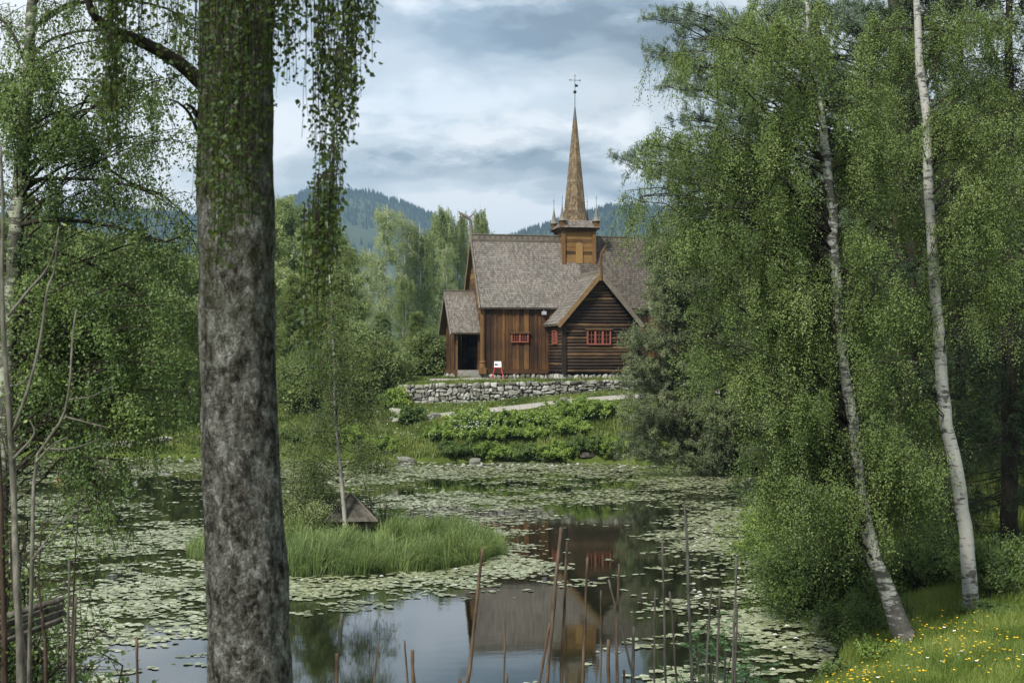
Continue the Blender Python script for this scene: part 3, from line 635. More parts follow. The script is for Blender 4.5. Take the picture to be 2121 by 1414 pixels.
# skirt roof + shingles
cw0, cw1, z0, z1 = tw+.42, .95, TT_+.05, 17.05
g = CG(); g.box((TOWC-tw-.2, HW-tw-.2, TT_-.15), (TOWC+tw+.2, HW+tw+.2, TT_+.06), .3)
c0 = np.array([(-1, -1), (1, -1), (1, 1), (-1, 1)])
Vt = [(TOWC+a_*cw0, HW+b_*cw0, z0) for a_, b_ in c0]+[(TOWC+a_*cw1, HW+b_*cw1, z1) for a_, b_ in c0]
g.add(Vt, [(0, 1, 2, 3)[::-1], (4, 5, 6, 7), (0, 1, 5, 4), (1, 2, 6, 5), (2, 3, 7, 6), (3, 0, 4, 7)], .2)
skirt = g.build('skirt_roof', M['ochre'], church)
g = CG(); Lk = math.hypot(cw0-cw1, z1-z0)
for q in range(4):
    an = q*math.pi/2; rot = lambda p: (p[0]*math.cos(an)-p[1]*math.sin(an), p[0]*math.sin(an)+p[1]*math.cos(an))
    o = rot((-cw0, -cw0)); E_ = rot((1, 0)); S2 = rot((0, (cw0-cw1)/Lk)); N2 = rot((0, -(z1-z0)/Lk))
    okk = lambda x, s: (x > s/Lk*(cw0-cw1)-.02) & (x < 2*cw0-s/Lk*(cw0-cw1)-.05)
    shingles(g, (TOWC+o[0], HW+o[1], z0), (*E_, 0), (*S2, (z1-z0)/Lk), (*N2, (cw0-cw1)/Lk), 2*cw0, Lk, ok=okk, w=.13, rh=.17, seed=60+q)
g.build('shingle_cover', M['shingle'], skirt)
# spire
def spire_r(z): t = (z-17.0)/(26.0-17.0); return np.interp(t, [0, .03, .1, .3, 1], [1.02, .93, .84, .66, .03])
SA = R(22.5)
zr = np.concatenate(([17.0, 17.15, 17.4, 17.9], np.arange(18.5, 24.9, .6), [24.9])); g = CG()
g.tube([(TOWC, HW, z_) for z_ in zr], [spire_r(z_)-.02 for z_ in zr], 8, .1)
spire = g.build('spire', M['shingle_spire'], church)
g = CG(); rg = np.random.default_rng(3); Vq = []
for f_ in range(8):
    a0, a1 = f_*math.pi/4+SA*0, (f_+1)*math.pi/4+SA*0
    z = 17.0; r_ = 0
    while z < 24.75:
        zt_ = z+.22*1.3
        def pt(t_, zz, o_): 
            rr = spire_r(zz)+o_; p0 = np.array((math.cos(a0), math.sin(a0)))*rr; p1 = np.array((math.cos(a1), math.sin(a1)))*rr; p = p0*(1-t_)+p1*t_
            return (TOWC+p[0], HW+p[1], zz)
        wd = 2*spire_r(z)*math.sin(math.pi/8); n = max(1, int(round(wd/.13))); of = .5 if r_ % 2 else 0
        for i in range(n+(1 if of else 0)):
            t0 = max(0, (i-of)/n)+.06/n; t1 = min(1, (i+1-of)/n)-.06/n
            if t1-t0 < .15/n: continue
            j = rg.normal(0, .008)
            Vq.append([pt(t0, z+j, .03), pt((t0+t1)/2, z-.03+j, .032), pt(t1, z+j, .03), pt(t1, zt_, .0), pt(t0, zt_, .0)])
        z += .22; r_ += 1
g.batch(np.array(Vq), [(0, 1, 2, 3, 4)], rg.uniform(0, 1, len(Vq))); g.build('shingle_cover', M['shingle_spire'], spire)
g = CG(); g.tube([(TOWC, HW, 24.7), (TOWC, HW, 24.9), (TOWC, HW, 26.0)], [.17, .155, .03], 8, .5); g.build('spire_cap', M['lead'], spire)
g = CG(); g.tube([(TOWC, HW, 25.9), (TOWC, HW, 28.4)], [.028, .018], 6)
for k in range(1): pass
th_ = np.linspace(0, math.pi, 7); g.tube([(TOWC, HW, 27.05-.13*math.cos(q)) for q in th_], [.13*math.sin(q)+.004 for q in th_], 10)
za = 27.95; g.beam((TOWC-.4, HW, za), (TOWC+.4, HW, za), .025, .03)
for s_ in (-1, 1): g.beam((TOWC+s_*.38, HW, za-.1), (TOWC+s_*.38, HW, za+.1), .02, .02, up=(0, 1, 0)); g.beam((TOWC+s_*.46, HW, za), (TOWC+s_*.38, HW, za), .06, .05)
g.beam((TOWC-.09, HW, 28.3), (TOWC+.09, HW, 28.3), .02, .02)
g.prism([(TOWC+.02, HW-.01, 27.42), (TOWC+.24, HW-.01, 27.46), (TOWC+.24, HW-.01, 27.60), (TOWC+.02, HW-.01, 27.66)], (0, .02, 0), .5)
g.build('weather_vane', M['iron'], spire)
for su in (-1, 1):
    for sv in (-1, 1):
        cx_, cy_ = TOWC+su*(tw+.14), HW+sv*(tw+.14); g = CG()
        g.box((cx_-.2, cy_-.2, TT_-.05), (cx_+.2, cy_+.2, 17.0), .5)
        tu = g.build('corner_turret', M['ochre'], church)
        g = CG(); g.tube([(cx_, cy_, 16.96), (cx_, cy_, 17.0), (cx_, cy_, 17.14), (cx_, cy_, 17.3), (cx_, cy_, 18.1)], [.36, .37, .25, .17, .03], 6, .6); g.build('turret_cap', M['shingle'], tu)
        g = CG(); g.tube([(cx_, cy_, 18.0), (cx_, cy_, 18.95)], [.02, .012], 5); g.beam((cx_-.08, cy_, 18.75), (cx_+.08, cy_, 18.75), .02, .02); g.tube([(cx_, cy_, 18.12), (cx_, cy_, 18.17), (cx_, cy_, 18.22)], [.01, .05, .01], 6); g.build('finial', M['iron'], tu)

# --- red easel with white notice
ex, ey = PX(1031, 103.6), 103.6; ez = float(H(ex, ey))
es = empty('easel_sign', (ex, ey, ez), label='small white notice board on a red four legged easel before the church', cat='sign')
for sx_, sy_ in ((-1, -1), (1, -1), (-1, 1), (1, 1)):
    g = Geo(); g.beam((sx_*(.43 if sy_ < 0 else .5), sy_*.25, 0), (sx_*(.22 if sy_ < 0 else .12), 0, .98), .05, .05, up=(0, 1, 0)); g.build('leg', M['red2'], es)
g = Geo(); g.beam((-.3, -.03, .86), (.3, -.03, .86), .05, .06); g.build('shelf', M['red2'], es)
g = Geo(); g.prism([(-.27, -.09, .9), (.27, -.09, .9), (.25, -.02, 1.32), (-.25, -.02, 1.32)], (0, .025, 0)); g.build('board', M['white'], es)
bd = es.children[-1]
g = Geo(); g.prism([(-.22, -.088, 1.04), (-.0, -.088, 1.04), (-.0, -.072, 1.14), (-.22, -.072, 1.14)], (0, -.004, 0)); g.build('print', M['black'], bd)
g = Geo()
for k in range(4): zz = 1.02+k*.055; g.prism([(.04, -.094+(zz-.9)*.16, zz), (.2, -.094+(zz-.9)*.16, zz), (.2, -.091+(zz-.9)*.16, zz+.015), (.04, -.091+(zz-.9)*.16, zz+.015)], (0, -.004, 0))
g.build('text_lines', M['greyp'], bd)

# --- dry stone wall
wall = empty('stone_wall', (0, 99.6, 3.6), label='long grey dry stone wall holding up the grassy church terrace', cat='wall')
g = Geo(off=(0, 99.6, 3.6)); k = 0; rg = random.Random(17)
def wally(x): return 99.55+(.9*sms(np.array((-7.2-x)/2.0)))*2.2
def wallrun(x0, x1):
    global k
    cols = x0
    zc_prev = None
    # courses of stones with wandering course lines
    for c in range(5):
        x = x0-rg.uniform(0, .3)
        while x < x1:
            w = rg.choice((.2, .26, .32, .42, .58))*rg.uniform(.85, 1.15); xc = x+w/2
            b_, t_ = float(zbase(xc))-.12, float(ztop(xc))-.06; hh_ = (t_-b_)/5
            f0 = (c+.18*math.sin(xc*1.9+c*2.1)*(c > 0)); f1 = (c+1+.18*math.sin(xc*1.9+(c+1)*2.1)*(c < 4)); z0_, z1_ = b_+f0*hh_, b_+f1*hh_
            if rg.random() < .12 and w < .3:      # two thin ones
                zm = z0_+(z1_-z0_)*rg.uniform(.4, .6)
                for q0, q1 in ((z0_, zm), (zm, z1_)): stone(g, (xc, float(wally(xc))+rg.uniform(-.05, .05), (q0+q1)/2), (w*.565, .26, (q1-q0)*.59), k); k += 1
            else:
                extra = rg.uniform(0, .1) if c == 4 else 0
                stone(g, (xc, float(wally(xc))+rg.uniform(-.06, .06), (z0_+z1_+extra)/2), (w*.565, .30, (z1_-z0_+extra)*.60), k); k += 1
            x += w
wallrun(-8.8, 13.5)
st_ = g.build('stones', M['stone'], wall, False)
g = Geo(off=(0, 99.6, 3.6)); xs = np.arange(-8.6, 13.6, .3)
for a_, b_ in zip(xs[:-1], xs[1:]): g.box((a_, float(wally(a_))+.12, float(zbase(a_))-.2), (b_+.01, float(wally(a_))+.4, float(ztop(a_))-.1), .5)
g.build('fill', M['joint'], wall)

# ------------------------------------------------------------------ trees
def rdir(n, zs=1.0):
    v = RNG.normal(size=(n, 3)); v[:, 2] *= zs; return v/(np.linalg.norm(v, axis=1, keepdims=True)+1e-9)
def limb_paths(base_pts, targets, K=9, rise=.35, wig=.05, low=.45):
    """curved limbs from the trunk line (k,3) to each target"""
    out = []
    tp = catmull(base_pts, 60)
    for c in targets:
        hd = np.hypot(*(tp[:, :2]-c[:2]).T); want = c[2]-hd*low+RNG.normal(0, .55)
        i = int(np.argmin(np.abs(tp[:, 2]-want))); a_ = tp[i]; d = np.linalg.norm(c-a_)
        mid = a_*.5+c*.5+np.array((0, 0, rise*d*.5))
        t = np.linspace(0, 1, K)[:, None]; p = (1-t)**2*a_+2*t*(1-t)*mid+t*t*c
        w = RNG.normal(0, wig*d*.3, (K, 3))*np.sin(t*math.pi); out.append(p+w)
    return np.array(out)
def crown(limbs, leaf, size=(.045, .03), sub=7, subL=(.5, 1.4), nst=5, stL=(.5, 1.6), droop=.9, nleaf=22, gw=None, jit=.05, frac=.35, density=1.0, needle=False, flat=1.0, outw=.5, clear=None):
    """limbs (N,K,3): side twigs, hanging strands and leaves. returns leaf Geo, twigs appended to gw"""
    Nn, K, _ = limbs.shape
    # side twigs from outer part of limbs
    n = int(Nn*sub); li = RNG.integers(0, Nn, n); t = frac+(1-frac)*RNG.random(n)**.8; t[:Nn] = 1; li[:Nn] = np.arange(Nn)
    f = t*(K-1); i0 = np.minimum(f.astype(int), K-2); fr = (f-i0)[:, None]
    S = limbs[li, i0]*(1-fr)+limbs[li, i0+1]*fr; out = limbs[li, -1]-limbs[li, 0]; out /= (np.linalg.norm(out, axis=1, keepdims=True)+1e-9)
    D = rdir(n, .55*flat)+out*.5+np.array((0, 0, .15)); D /= np.linalg.norm(D, axis=1, keepdims=True)
    L = RNG.uniform(*subL, n)[:, None]; s = np.linspace(0, 1, 4)[None, :, None]
    TW = S[:, None]+D[:, None]*L[:, None]*s+np.array((0, 0, -1.))*(L[:, None]*s**2*.35*droop)
    ctint = RNG.uniform(0, 1, Nn)[li]*.42+RNG.uniform(0, 1, n)*.28
    if gw is not None: gw.tubes(TW, np.linspace(.007, .003, 4)[None]*np.ones((n, 1))*(1+L*.5)[:, :], 3, mat=0)
    # strands
    m_ = n*nst; ti = np.repeat(np.arange(n), nst); q = .25+.75*RNG.random(m_); f = q*3; i0 = np.minimum(f.astype(int), 2); fr = (f-i0)[:, None]
    S2 = TW[ti, i0]*(1-fr)+TW[ti, i0+1]*fr; L2 = RNG.uniform(*stL, m_)[:, None]
    D2 = rdir(m_, flat)+D[ti]*outw; D2 /= np.linalg.norm(D2, axis=1, keepdims=True); D2 = D2*(1-.75*droop); 
    s = np.linspace(0, 1, 4)[None, :, None]
    ST = S2[:, None]+D2[:, None]*L2[:, None]*s+np.array((0, 0, -1.))*L2[:, None]*droop*s**1.15*np.array(1.0)
    if gw is not None: gw.tubes(ST, np.linspace(.004, .002, 4)[None]*np.ones((m_, 1)), 3, mat=0)
    # leaves
    kk = int(m_*nleaf*density); si = RNG.integers(0, m_, kk); q = RNG.random(kk); f = q*3; i0 = np.minimum(f.astype(int), 2); fr = (f-i0)[:, None]
    C = ST[si, i0]*(1-fr)+ST[si, i0+1]*fr+RNG.normal(0, jit, (kk, 3)); ax_ = ST[si, 3]-ST[si, 0]; ax_ /= (np.linalg.norm(ax_, axis=1, keepdims=True)+1e-9)
    A = rdir(kk)*(.9 if not needle else 1.0)+ax_*.5+np.array((0, 0, -.35*droop)) if not needle else rdir(kk)+ax_*.7
    sc_ = RNG.uniform(.7, 1.25, kk); tint = np.clip(ctint[ti[si]]+RNG.uniform(.03, .24, kk), 0, 1)
    if clear is not None:
        keep_ = ~clear(C); C, A, sc_, tint = C[keep_], A[keep_], sc_[keep_], tint[keep_]
    leaf.leaves(C, A, size[0]*sc_, size[1]*sc_, tint)
def blob_targets(blobs, d, dj):
    out = []
    for (px, py, rx, ry, n) in blobs:
        for _ in range(n):
            while True:
                q = RNG.uniform(-1, 1, 3)
                if q@q < 1: break
            out.append(P(px+q[0]*rx, py+q[1]*ry, d+q[2]*dj))
    return np.array(out)
def trunk_px(pts, d):
    """[(px,py,rpx[,dd])] -> points, radii"""
    p = np.array([P(q[0], q[1], d+(q[3] if len(q) > 3 else 0)) for q in pts]); r = np.array([q[2]/F*d for q in pts]); return p, r
def clear_front(tp, tr, zlo, zhi, prob, wid=1.3):
    def f(C):
        xt = np.interp(C[:, 2], tp[:, 2], tp[:, 0]); yt = np.interp(C[:, 2], tp[:, 2], tp[:, 1]); r = np.interp(C[:, 2], tp[:, 2], tr)
        xx_ = C[:, 0]*yt/C[:, 1]
        pz = prob*np.clip(.55+.9*np.sin(C[:, 2]*2.1+1)*np.sin(C[:, 2]*.9), .15, 1)
        return (C[:, 1] < yt) & (np.abs(xx_-xt) < r*wid) & (C[:, 2] > zlo) & (C[:, 2] < zhi) & (RNG.random(len(C)) < pz)
    return f
def plant_tree(name, label, cat, tp, tr, limbs_list, leafmat, barkmat, crown_kw, extra_limbs=None, branch_r=(.05, .012), group=None, sides=12, branchmat=None, trunk_name='trunk', n_tr=40, bumpy=0):
    base = tp[0].copy(); root = empty(name, base, label=label, cat=cat, group=group)
    pts = catmull(tp, n_tr); rad = catmull(tr[:, None], n_tr)[:, 0]
    pts[1:, :2] += RNG.normal(0, .02, (n_tr-1, 2))*min(1, rad.mean()*6)
    g = Geo(off=base); g.tube(pts, np.maximum(rad, .004), sides, .5); g.build(trunk_name, barkmat, root, True)
    gb = Geo(off=base); gl = Geo(off=base)
    for limbs, kw in limbs_list:
        L = np.linalg.norm(limbs[:, -1]-limbs[:, 0], axis=1); K = limbs.shape[1]
        r0 = np.minimum(.006+.0065*L, branch_r[0]*.6) if K < 12 else np.minimum(.012+.011*L, branch_r[0]); rr = r0[:, None]*np.linspace(1, .25, K)[None]
        gb.tubes(limbs, rr, 6)
        kw2 = dict(crown_kw); kw2.update(kw); crown(limbs, gl, gw=gb, **kw2)
    gb.build('branches', branchmat or M['bark_dark'], root, True); gl.build('crown', leafmat, root)
    return root

# ---- right birch 1
tp, tr = trunk_px([(1878,1325,34),(1872,1315,30),(1845,1240,24),(1810,1150,20),(1790,1060,17),(1775,950,16),(1765,880,15),(1750,780,14.5),(1738,680,14),(1730,560,13.5),(1722,420,13),(1712,330,12),(1695,200,9),(1680,100,7),(1670,0,5),(1655,-150,3),(1650,-300,1)], 28.4)
B1 = [(1480,110,110,60,10),(1400,320,80,50,9),(1350,400,50,30,6),(1560,270,120,50,12),(1450,470,110,50,12),(1580,420,90,60,10),(1530,600,90,60,12),(1480,720,60,40,6),(1640,560,60,60,8),(1640,700,70,60,10),(1640,60,140,70,14),(1650,200,80,60,9),
      (1800,200,60,60,6),(1800,330,60,60,7),(1800,470,55,60,7),(1820,600,50,60,7),(1630,870,50,40,8),(1660,960,90,55,16),(1620,1000,50,40,8),(1840,900,80,60,12),(1870,980,70,50,9),(1770,1040,70,40,9),(1700,830,50,40,6),(1810,740,50,60,7),(1550,780,50,40,5)]
T1 = blob_targets(B1, 28.4, 2.2)
keep = ~((np.abs(T1[:, 0]-PX(1745, 28.4)) < .2) & (T1[:, 1] < 28.2)); T1 = T1[keep | (RNG.random(len(T1)) < .3)]; CF1 = clear_front(tp, tr, 2.5, 10.5, .62); tr = tr*.76
plant_tree('birch_tree', 'large leaning birch with black and white bark over the water at right', 'tree', tp, tr,
           [(limb_paths(tp, T1, rise=.4), {})], M['birch_leaf'], M['bark_white'],
           dict(size=(.040, .029), sub=5, subL=(.3, .9), nst=6, stL=(.3, 1.3), droop=.86, nleaf=46, jit=.055, clear=CF1), sides=14)
# ---- right birch 2
tp, tr = trunk_px([(2016,1262,24),(2012,1245,20),(2003,1150,18),(1995,1060,17),(1978,960,17),(1962,880,16),(1950,780,15),(1945,700,14.5),(1937,600,13.5),(1930,480,12.5),(1924,400,12),(1918,260,11),(1905,120,10),(1897,0,8),(1890,-150,5),(1886,-320,2)], 30.2)
B2 = [(2000,60,110,70,12),(1850,90,60,60,7),(2060,200,70,60,9),(1990,260,50,50,6),(1860,260,40,60,5),(2060,420,70,60,10),(2000,480,50,40,6),(1860,430,40,60,5),(2085,560,40,50,6),(1870,620,40,60,6),(1870,840,60,50,6),(1990,610,40,30,3),(2100,330,30,60,5)]
T2 = blob_targets(B2, 30.6, 2.0); CF2 = clear_front(tp, tr, .5, 9, .55); tr = tr*.83
plant_tree('birch_tree', 'slender birch with clean white lower trunk standing rightmost above the meadow', 'tree', tp, tr,
           [(limb_paths(tp, T2, rise=.45), {})], M['birch_leaf'], birch_bark('clean_birch_bark', white=(.40, .40, .375), amount=.455, scale=.8, base=.7),
           dict(size=(.040, .029), sub=5, subL=(.3, .9), nst=6, stL=(.3, 1.3), droop=.85, nleaf=44, jit=.055, clear=CF2), sides=14)
# ---- pine behind them
tp, tr = trunk_px([(1868,1120,17),(1866,900,16),(1862,600,14),(1856,300,13),(1852,0,12),(1850,-200,9)], 47)
BP = [(1700,140,80,60,10),(1800,180,60,70,10),(1780,30,70,40,9),(1650,20,60,30,6),(1400,35,55,25,9),(1385,110,40,22,8),(1430,175,60,25,9),(1480,70,80,50,12),(1410,240,40,16,5),(1318,330,38,20,10),(1365,300,35,18,6),(1400,350,60,25,9),(1500,260,90,60,12),(1450,450,80,35,10),(1600,150,90,80,10),(1560,20,80,30,6),(1750,60,80,60,8),(1600,380,90,60,8),(1750,480,80,90,8),(1960,260,80,80,6),(1360,480,20,12,2)]
T3 = blob_targets(BP, 47, 3)
plant_tree('pine_tree', 'tall pine reaching bluish green tufted limbs towards the spire', 'tree', tp, tr,
           [(limb_paths(tp, T3, rise=.12, wig=.09, low=.4), {})], M['pine_leaf_up'], M['bark_brown'],
           dict(size=(.11, .020), sub=9, subL=(.3, .9), nst=4, stL=(.12, .3), droop=.0, nleaf=34, jit=.035, frac=.6, needle=True), branch_r=(.09, .01))
# ---- dark bushy pine beside the church
tp, tr = trunk_px([(1520,985,9),(1510,900,8.5),(1495,780,7.5),(1480,650,6.5),(1460,540,4),(1440,480,2)], 79)
BQ = [(1372,505,28,22,9),(1368,560,26,26,8),(1362,610,28,26,9),(1352,655,26,20,7),(1322,700,24,14,6),(1330,760,34,30,8),(1310,860,30,30,8),(1395,510,45,30,10),(1440,500,50,22,7),(1390,580,52,34,12),(1420,640,60,35,12),(1330,715,35,14,7),(1380,700,50,25,8),(1385,770,60,30,11),(1340,830,45,30,9),(1330,890,48,28,10),(1350,940,55,18,10),(1420,900,70,45,14),(1450,830,60,35,9),(1500,700,60,60,12),(1520,600,60,60,10),(1500,940,60,25,10),(1550,850,50,70,12),(1290,935,18,14,3),(1460,760,60,50,12),(1540,700,60,80,12),(1480,860,70,40,12),(1400,860,50,30,8),(1560,930,50,40,8),(1480,580,50,50,8),(1470,960,70,16,8),(1310,800,20,20,4)]
T4 = blob_targets(BQ, 79, 2.5)
plant_tree('pine_tree', 'dense olive pine with low sweeping branches hiding the right end of the church', 'tree', tp, tr,
           [(limb_paths(tp, T4, rise=.1, wig=.06, low=.15), {})], M['pine_leaf'], M['bark_brown'],
           dict(size=(.17, .035), sub=8, subL=(.4, 1.1), nst=4, stL=(.15, .4), droop=.05, nleaf=26, jit=.07, frac=.5, needle=True), branchmat=M['bark_brown'])
# ---- spruces
def spruce(label, px, d, ztop_, rmax, zlow, n=150, seed=0, dens=1.0, lean=0):
    x = PX(px, d); zb = float(H(x, d)); hgt_ = ztop_-zb
    tp = np.array([(x, d, zb-.2), (x+lean*.3, d, zb+hgt_*.5), (x+lean, d, ztop_)]); tr = np.array([.24, .15, .02])
    rg = np.random.default_rng(seed); zz = zlow+zb+(hgt_-zlow)*rg.random(n)**1.15; an = rg.uniform(0, 2*math.pi, n); t = (zz-zb)/hgt_
    L = rmax*(1-t)**.8*rg.uniform(.75, 1.1, n)+.25; K = 7; s = np.linspace(0, 1, K)
    Lp = np.stack([np.stack((x+lean*t+np.cos(an)*L*q, d+np.sin(an)*L*q, zz+L*(-.28*q+.16*q*q)), 1) for q in s], 1)
    return plant_tree('spruce_tree', label, 'tree', tp, tr, [(Lp, {})], M['spruce_leaf'], M['bark_dark'],
        dict(size=(.10, .028), sub=9, subL=(.25, .8), nst=4, stL=(.25, .6), droop=.6, nleaf=int(20*dens), jit=.03, frac=.12, needle=True), branch_r=(.04, .01))
spruce('dark spruce with hanging twigs filling the right edge behind the white birch', 2090, 38, 21, 4.6, 1.2, 170, 1)
spruce('dark spruce standing between the two right hand birches', 1890, 42, 19, 3.6, .6, 140, 2)
spruce('dark spruce behind the leaning birch on the right bank', 1745, 52, 17, 4.0, .3, 130, 3)
spruce('dark spruce deeper in the wood beyond the right hand trees', 1990, 55, 26, 4.5, 1, 120, 4)

# ---- left birch over the pond
tp, tr = trunk_px([(-12,1200,22),(-5,1100,20),(8,900,19),(18,700,17),(28,560,16),(36,450,15),(44,340,14),(52,240,12.5),(60,120,11.5),(66,0,10),(70,-120,8),(74,-300,4)], 27)
LIMB = [[(58,120),(75,60),(100,30),(140,8),(190,-8)],[(66,118),(95,88),(140,70),(200,62),(260,66),(310,60)],[(56,290),(72,250),(90,238),(118,240)],[(52,320),(80,285),(130,275),(190,280),(240,292)],
        [(50,350),(85,326),(150,320),(215,345),(280,385),(340,405),(405,470)],[(46,395),(75,372),(150,370),(225,375),(300,395),(360,430)],[(42,300),(25,245),(5,205),(-30,170)],
        [(30,560),(90,530),(140,528),(195,552),(260,590),(330,640)],[(28,470),(100,455),(200,462),(280,480),(340,500),(400,478)],[(20,660),(80,640),(160,645),(215,680),(250,760),(270,880)],
        [(15,740),(80,722),(150,738),(220,800),(262,868)],[(12,800),(70,760),(110,752),(160,830),(190,960),(200,1040)],[(40,420),(10,400),(-40,380)],[(60,150),(20,60),(-30,20)],
        [(8,900),(60,870),(120,900),(190,1000),(240,1070)],[(16,700),(100,690),(240,700),(330,730),(380,790)],[(66,20),(120,-60),(220,-100),(330,-60)],[(64,60),(150,10),(250,0),(350,20),(400,60)]]
LL = []
for i, l in enumerate(LIMB):
    dd = RNG.uniform(-2.5, 2.5); q = np.array([P(px, py, 27+dd*(j/(len(l)-1))) for j, (px, py) in enumerate(l)]); LL.append(catmull(q, 12))
LL = np.array(LL)
B3_ = [(330,620,60,60,6),(180,700,90,90,6),(300,860,80,40,6),(375,640,35,80,5),(380,780,35,80,4),(60,700,60,90,4),(80,500,80,50,3),(230,830,60,30,3),(120,120,110,60,5),(250,180,70,60,5),(330,300,60,60,5),(150,250,70,40,4),(60,420,60,40,2),(220,400,110,40,4),(330,490,70,40,5),(120,590,110,50,6),(260,620,90,60,7),(100,760,90,60,6),(240,790,80,50,6),(30,800,40,40,2),(330,700,60,60,5),(200,950,40,50,3),(20,200,50,90,5),(350,130,50,80,4)]
T5 = blob_targets(B3_, 27, 2.2)
plant_tree('birch_tree', 'big weeping birch at the left edge trailing branches over the pond', 'tree', tp, tr,
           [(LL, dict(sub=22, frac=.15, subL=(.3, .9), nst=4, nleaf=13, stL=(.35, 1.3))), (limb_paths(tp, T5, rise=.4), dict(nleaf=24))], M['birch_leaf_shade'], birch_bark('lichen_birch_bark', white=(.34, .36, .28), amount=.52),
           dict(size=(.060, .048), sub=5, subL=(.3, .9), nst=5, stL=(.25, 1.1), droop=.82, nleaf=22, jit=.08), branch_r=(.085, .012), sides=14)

# ---- near old birch in front
tp, tr = trunk_px([(528,1900,112),(525,1700,98),(518,1414,88),(511,1200,86),(500,1000,82),(491,700,78.5),(488,480,80),(488,300,79),(489,100,77),(490,-60,75),(492,-400,66),(500,-900,50)], 8.0)
base = tp[0].copy(); base[2] = float(H(base[0], base[1])); 
old = empty('birch_tree', base, label='thick rough old birch trunk standing close by in the foreground', cat='tree')
nA, nK = 96, 420
pts = catmull(tp, nK); rad = catmull(tr[:, None], nK)[:, 0]; an = np.arange(nA)/nA*2*math.pi
AA, ZZ2 = np.meshgrid(an, pts[:, 2])
def fbm(a_, z, oc=5, seed=3):
    rg = np.random.default_rng(seed); s_ = np.zeros_like(a_)
    for o_ in range(oc):
        fr = 2**o_
        for _ in range(3):
            ka = rg.integers(1, 4)*fr; kz = rg.uniform(2, 6)*fr*.75*rg.choice((-1, 1)); s_ += np.sin(a_*ka+z*kz+rg.uniform(0, 6.28)+1.5*np.sin(z*3.1*fr*.5+a_*2))/fr**.85
    return s_/3
rough = fbm(AA, ZZ2)
ridge_ = -np.abs(fbm(AA, ZZ2*1.0, 5, 9))
RRr = rad[:, None]*(1+.020*rough)+.012*ridge_+.012*np.maximum(0, fbm(AA, ZZ2*.5, 2, 21)-.6)
V = np.stack((pts[:, None, 0]+RRr*np.cos(AA), pts[:, None, 1]+RRr*np.sin(AA), ZZ2), 2).reshape(-1, 3)
ii = (np.arange(nK-1)[:, None]*nA+np.arange(nA)[None]); jj = (np.arange(nK-1)[:, None]*nA+(np.arange(nA)[None]+1) % nA)
g = Geo(off=base); g.add(V, np.stack((ii, jj, jj+nA, ii+nA), 2).reshape(-1, 4)); g.build('trunk', M['old_bark'], old, True)
gb = Geo(off=base); gl = Geo(off=base)
def near_limb(l, r0, d0, d1):
    q = np.array([P(px, py, d0+(d1-d0)*j/(len(l)-1)) for j, (px, py) in enumerate(l)]); c = catmull(q, 16); gb.tube(c, np.linspace(r0, r0*.35, 16), 9)
    return c
near_limb([(425,180),(370,130),(300,90),(230,60),(190,25),(170,-60)], .045, 8, 7.6)
near_limb([(430,260),(408,240),(400,225),(385,215)], .02, 8, 7.9)
near_limb([(470,-250),(560,-330),(640,-300),(700,-220),(730,-100)], .05, 8, 7.2); near_limb([(480,-180),(480,-330),(470,-300),(460,-220),(455,-100)], .03, 8, 7.0)
near_limb([(420,300),(395,240),(372,215),(350,205)], .012, 8, 7.6)
# hanging curtains: (px centre, half width px, top y, bottom y, strands, leaf gap m, d)
CUR = [(228,34,-80,335,34,.022,7.6),(300,45,-80,190,16,.035,7.7),(350,40,-80,330,12,.045,7.8),(455,50,-80,560,44,.022,7.15),(520,40,-80,500,28,.03,7.2),(470,30,200,640,10,.03,7.25),(590,42,-90,190,30,.026,7.3),(560,25,-90,260,10,.03,7.3),
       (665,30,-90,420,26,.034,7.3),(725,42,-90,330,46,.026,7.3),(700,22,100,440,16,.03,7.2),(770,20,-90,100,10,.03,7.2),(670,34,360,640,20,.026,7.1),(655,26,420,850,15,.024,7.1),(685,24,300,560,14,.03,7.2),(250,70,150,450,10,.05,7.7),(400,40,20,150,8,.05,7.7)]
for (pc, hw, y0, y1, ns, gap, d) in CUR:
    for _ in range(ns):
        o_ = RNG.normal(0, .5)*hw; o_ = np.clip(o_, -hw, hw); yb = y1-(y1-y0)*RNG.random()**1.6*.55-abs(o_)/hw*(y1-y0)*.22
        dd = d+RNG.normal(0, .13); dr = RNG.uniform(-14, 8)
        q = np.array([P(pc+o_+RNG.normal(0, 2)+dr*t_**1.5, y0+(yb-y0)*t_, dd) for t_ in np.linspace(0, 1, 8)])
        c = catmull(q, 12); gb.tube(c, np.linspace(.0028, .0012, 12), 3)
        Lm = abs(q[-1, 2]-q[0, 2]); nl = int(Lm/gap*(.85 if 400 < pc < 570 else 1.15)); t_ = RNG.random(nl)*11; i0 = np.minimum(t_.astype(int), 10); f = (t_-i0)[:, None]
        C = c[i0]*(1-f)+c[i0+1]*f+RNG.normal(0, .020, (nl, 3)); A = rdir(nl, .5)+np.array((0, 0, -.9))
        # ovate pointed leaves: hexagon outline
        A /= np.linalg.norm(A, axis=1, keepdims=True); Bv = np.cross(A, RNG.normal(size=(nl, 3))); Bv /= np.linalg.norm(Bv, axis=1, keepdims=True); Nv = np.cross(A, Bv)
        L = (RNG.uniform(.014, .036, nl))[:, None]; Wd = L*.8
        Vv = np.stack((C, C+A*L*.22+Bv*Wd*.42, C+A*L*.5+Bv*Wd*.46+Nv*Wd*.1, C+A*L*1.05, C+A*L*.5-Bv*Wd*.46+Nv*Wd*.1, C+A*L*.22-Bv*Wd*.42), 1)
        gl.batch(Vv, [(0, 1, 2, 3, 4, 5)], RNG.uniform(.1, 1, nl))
gb.build('branches', M['bark_dark'], old, True); gl.build('crown', M['birch_leaf_near'], old)

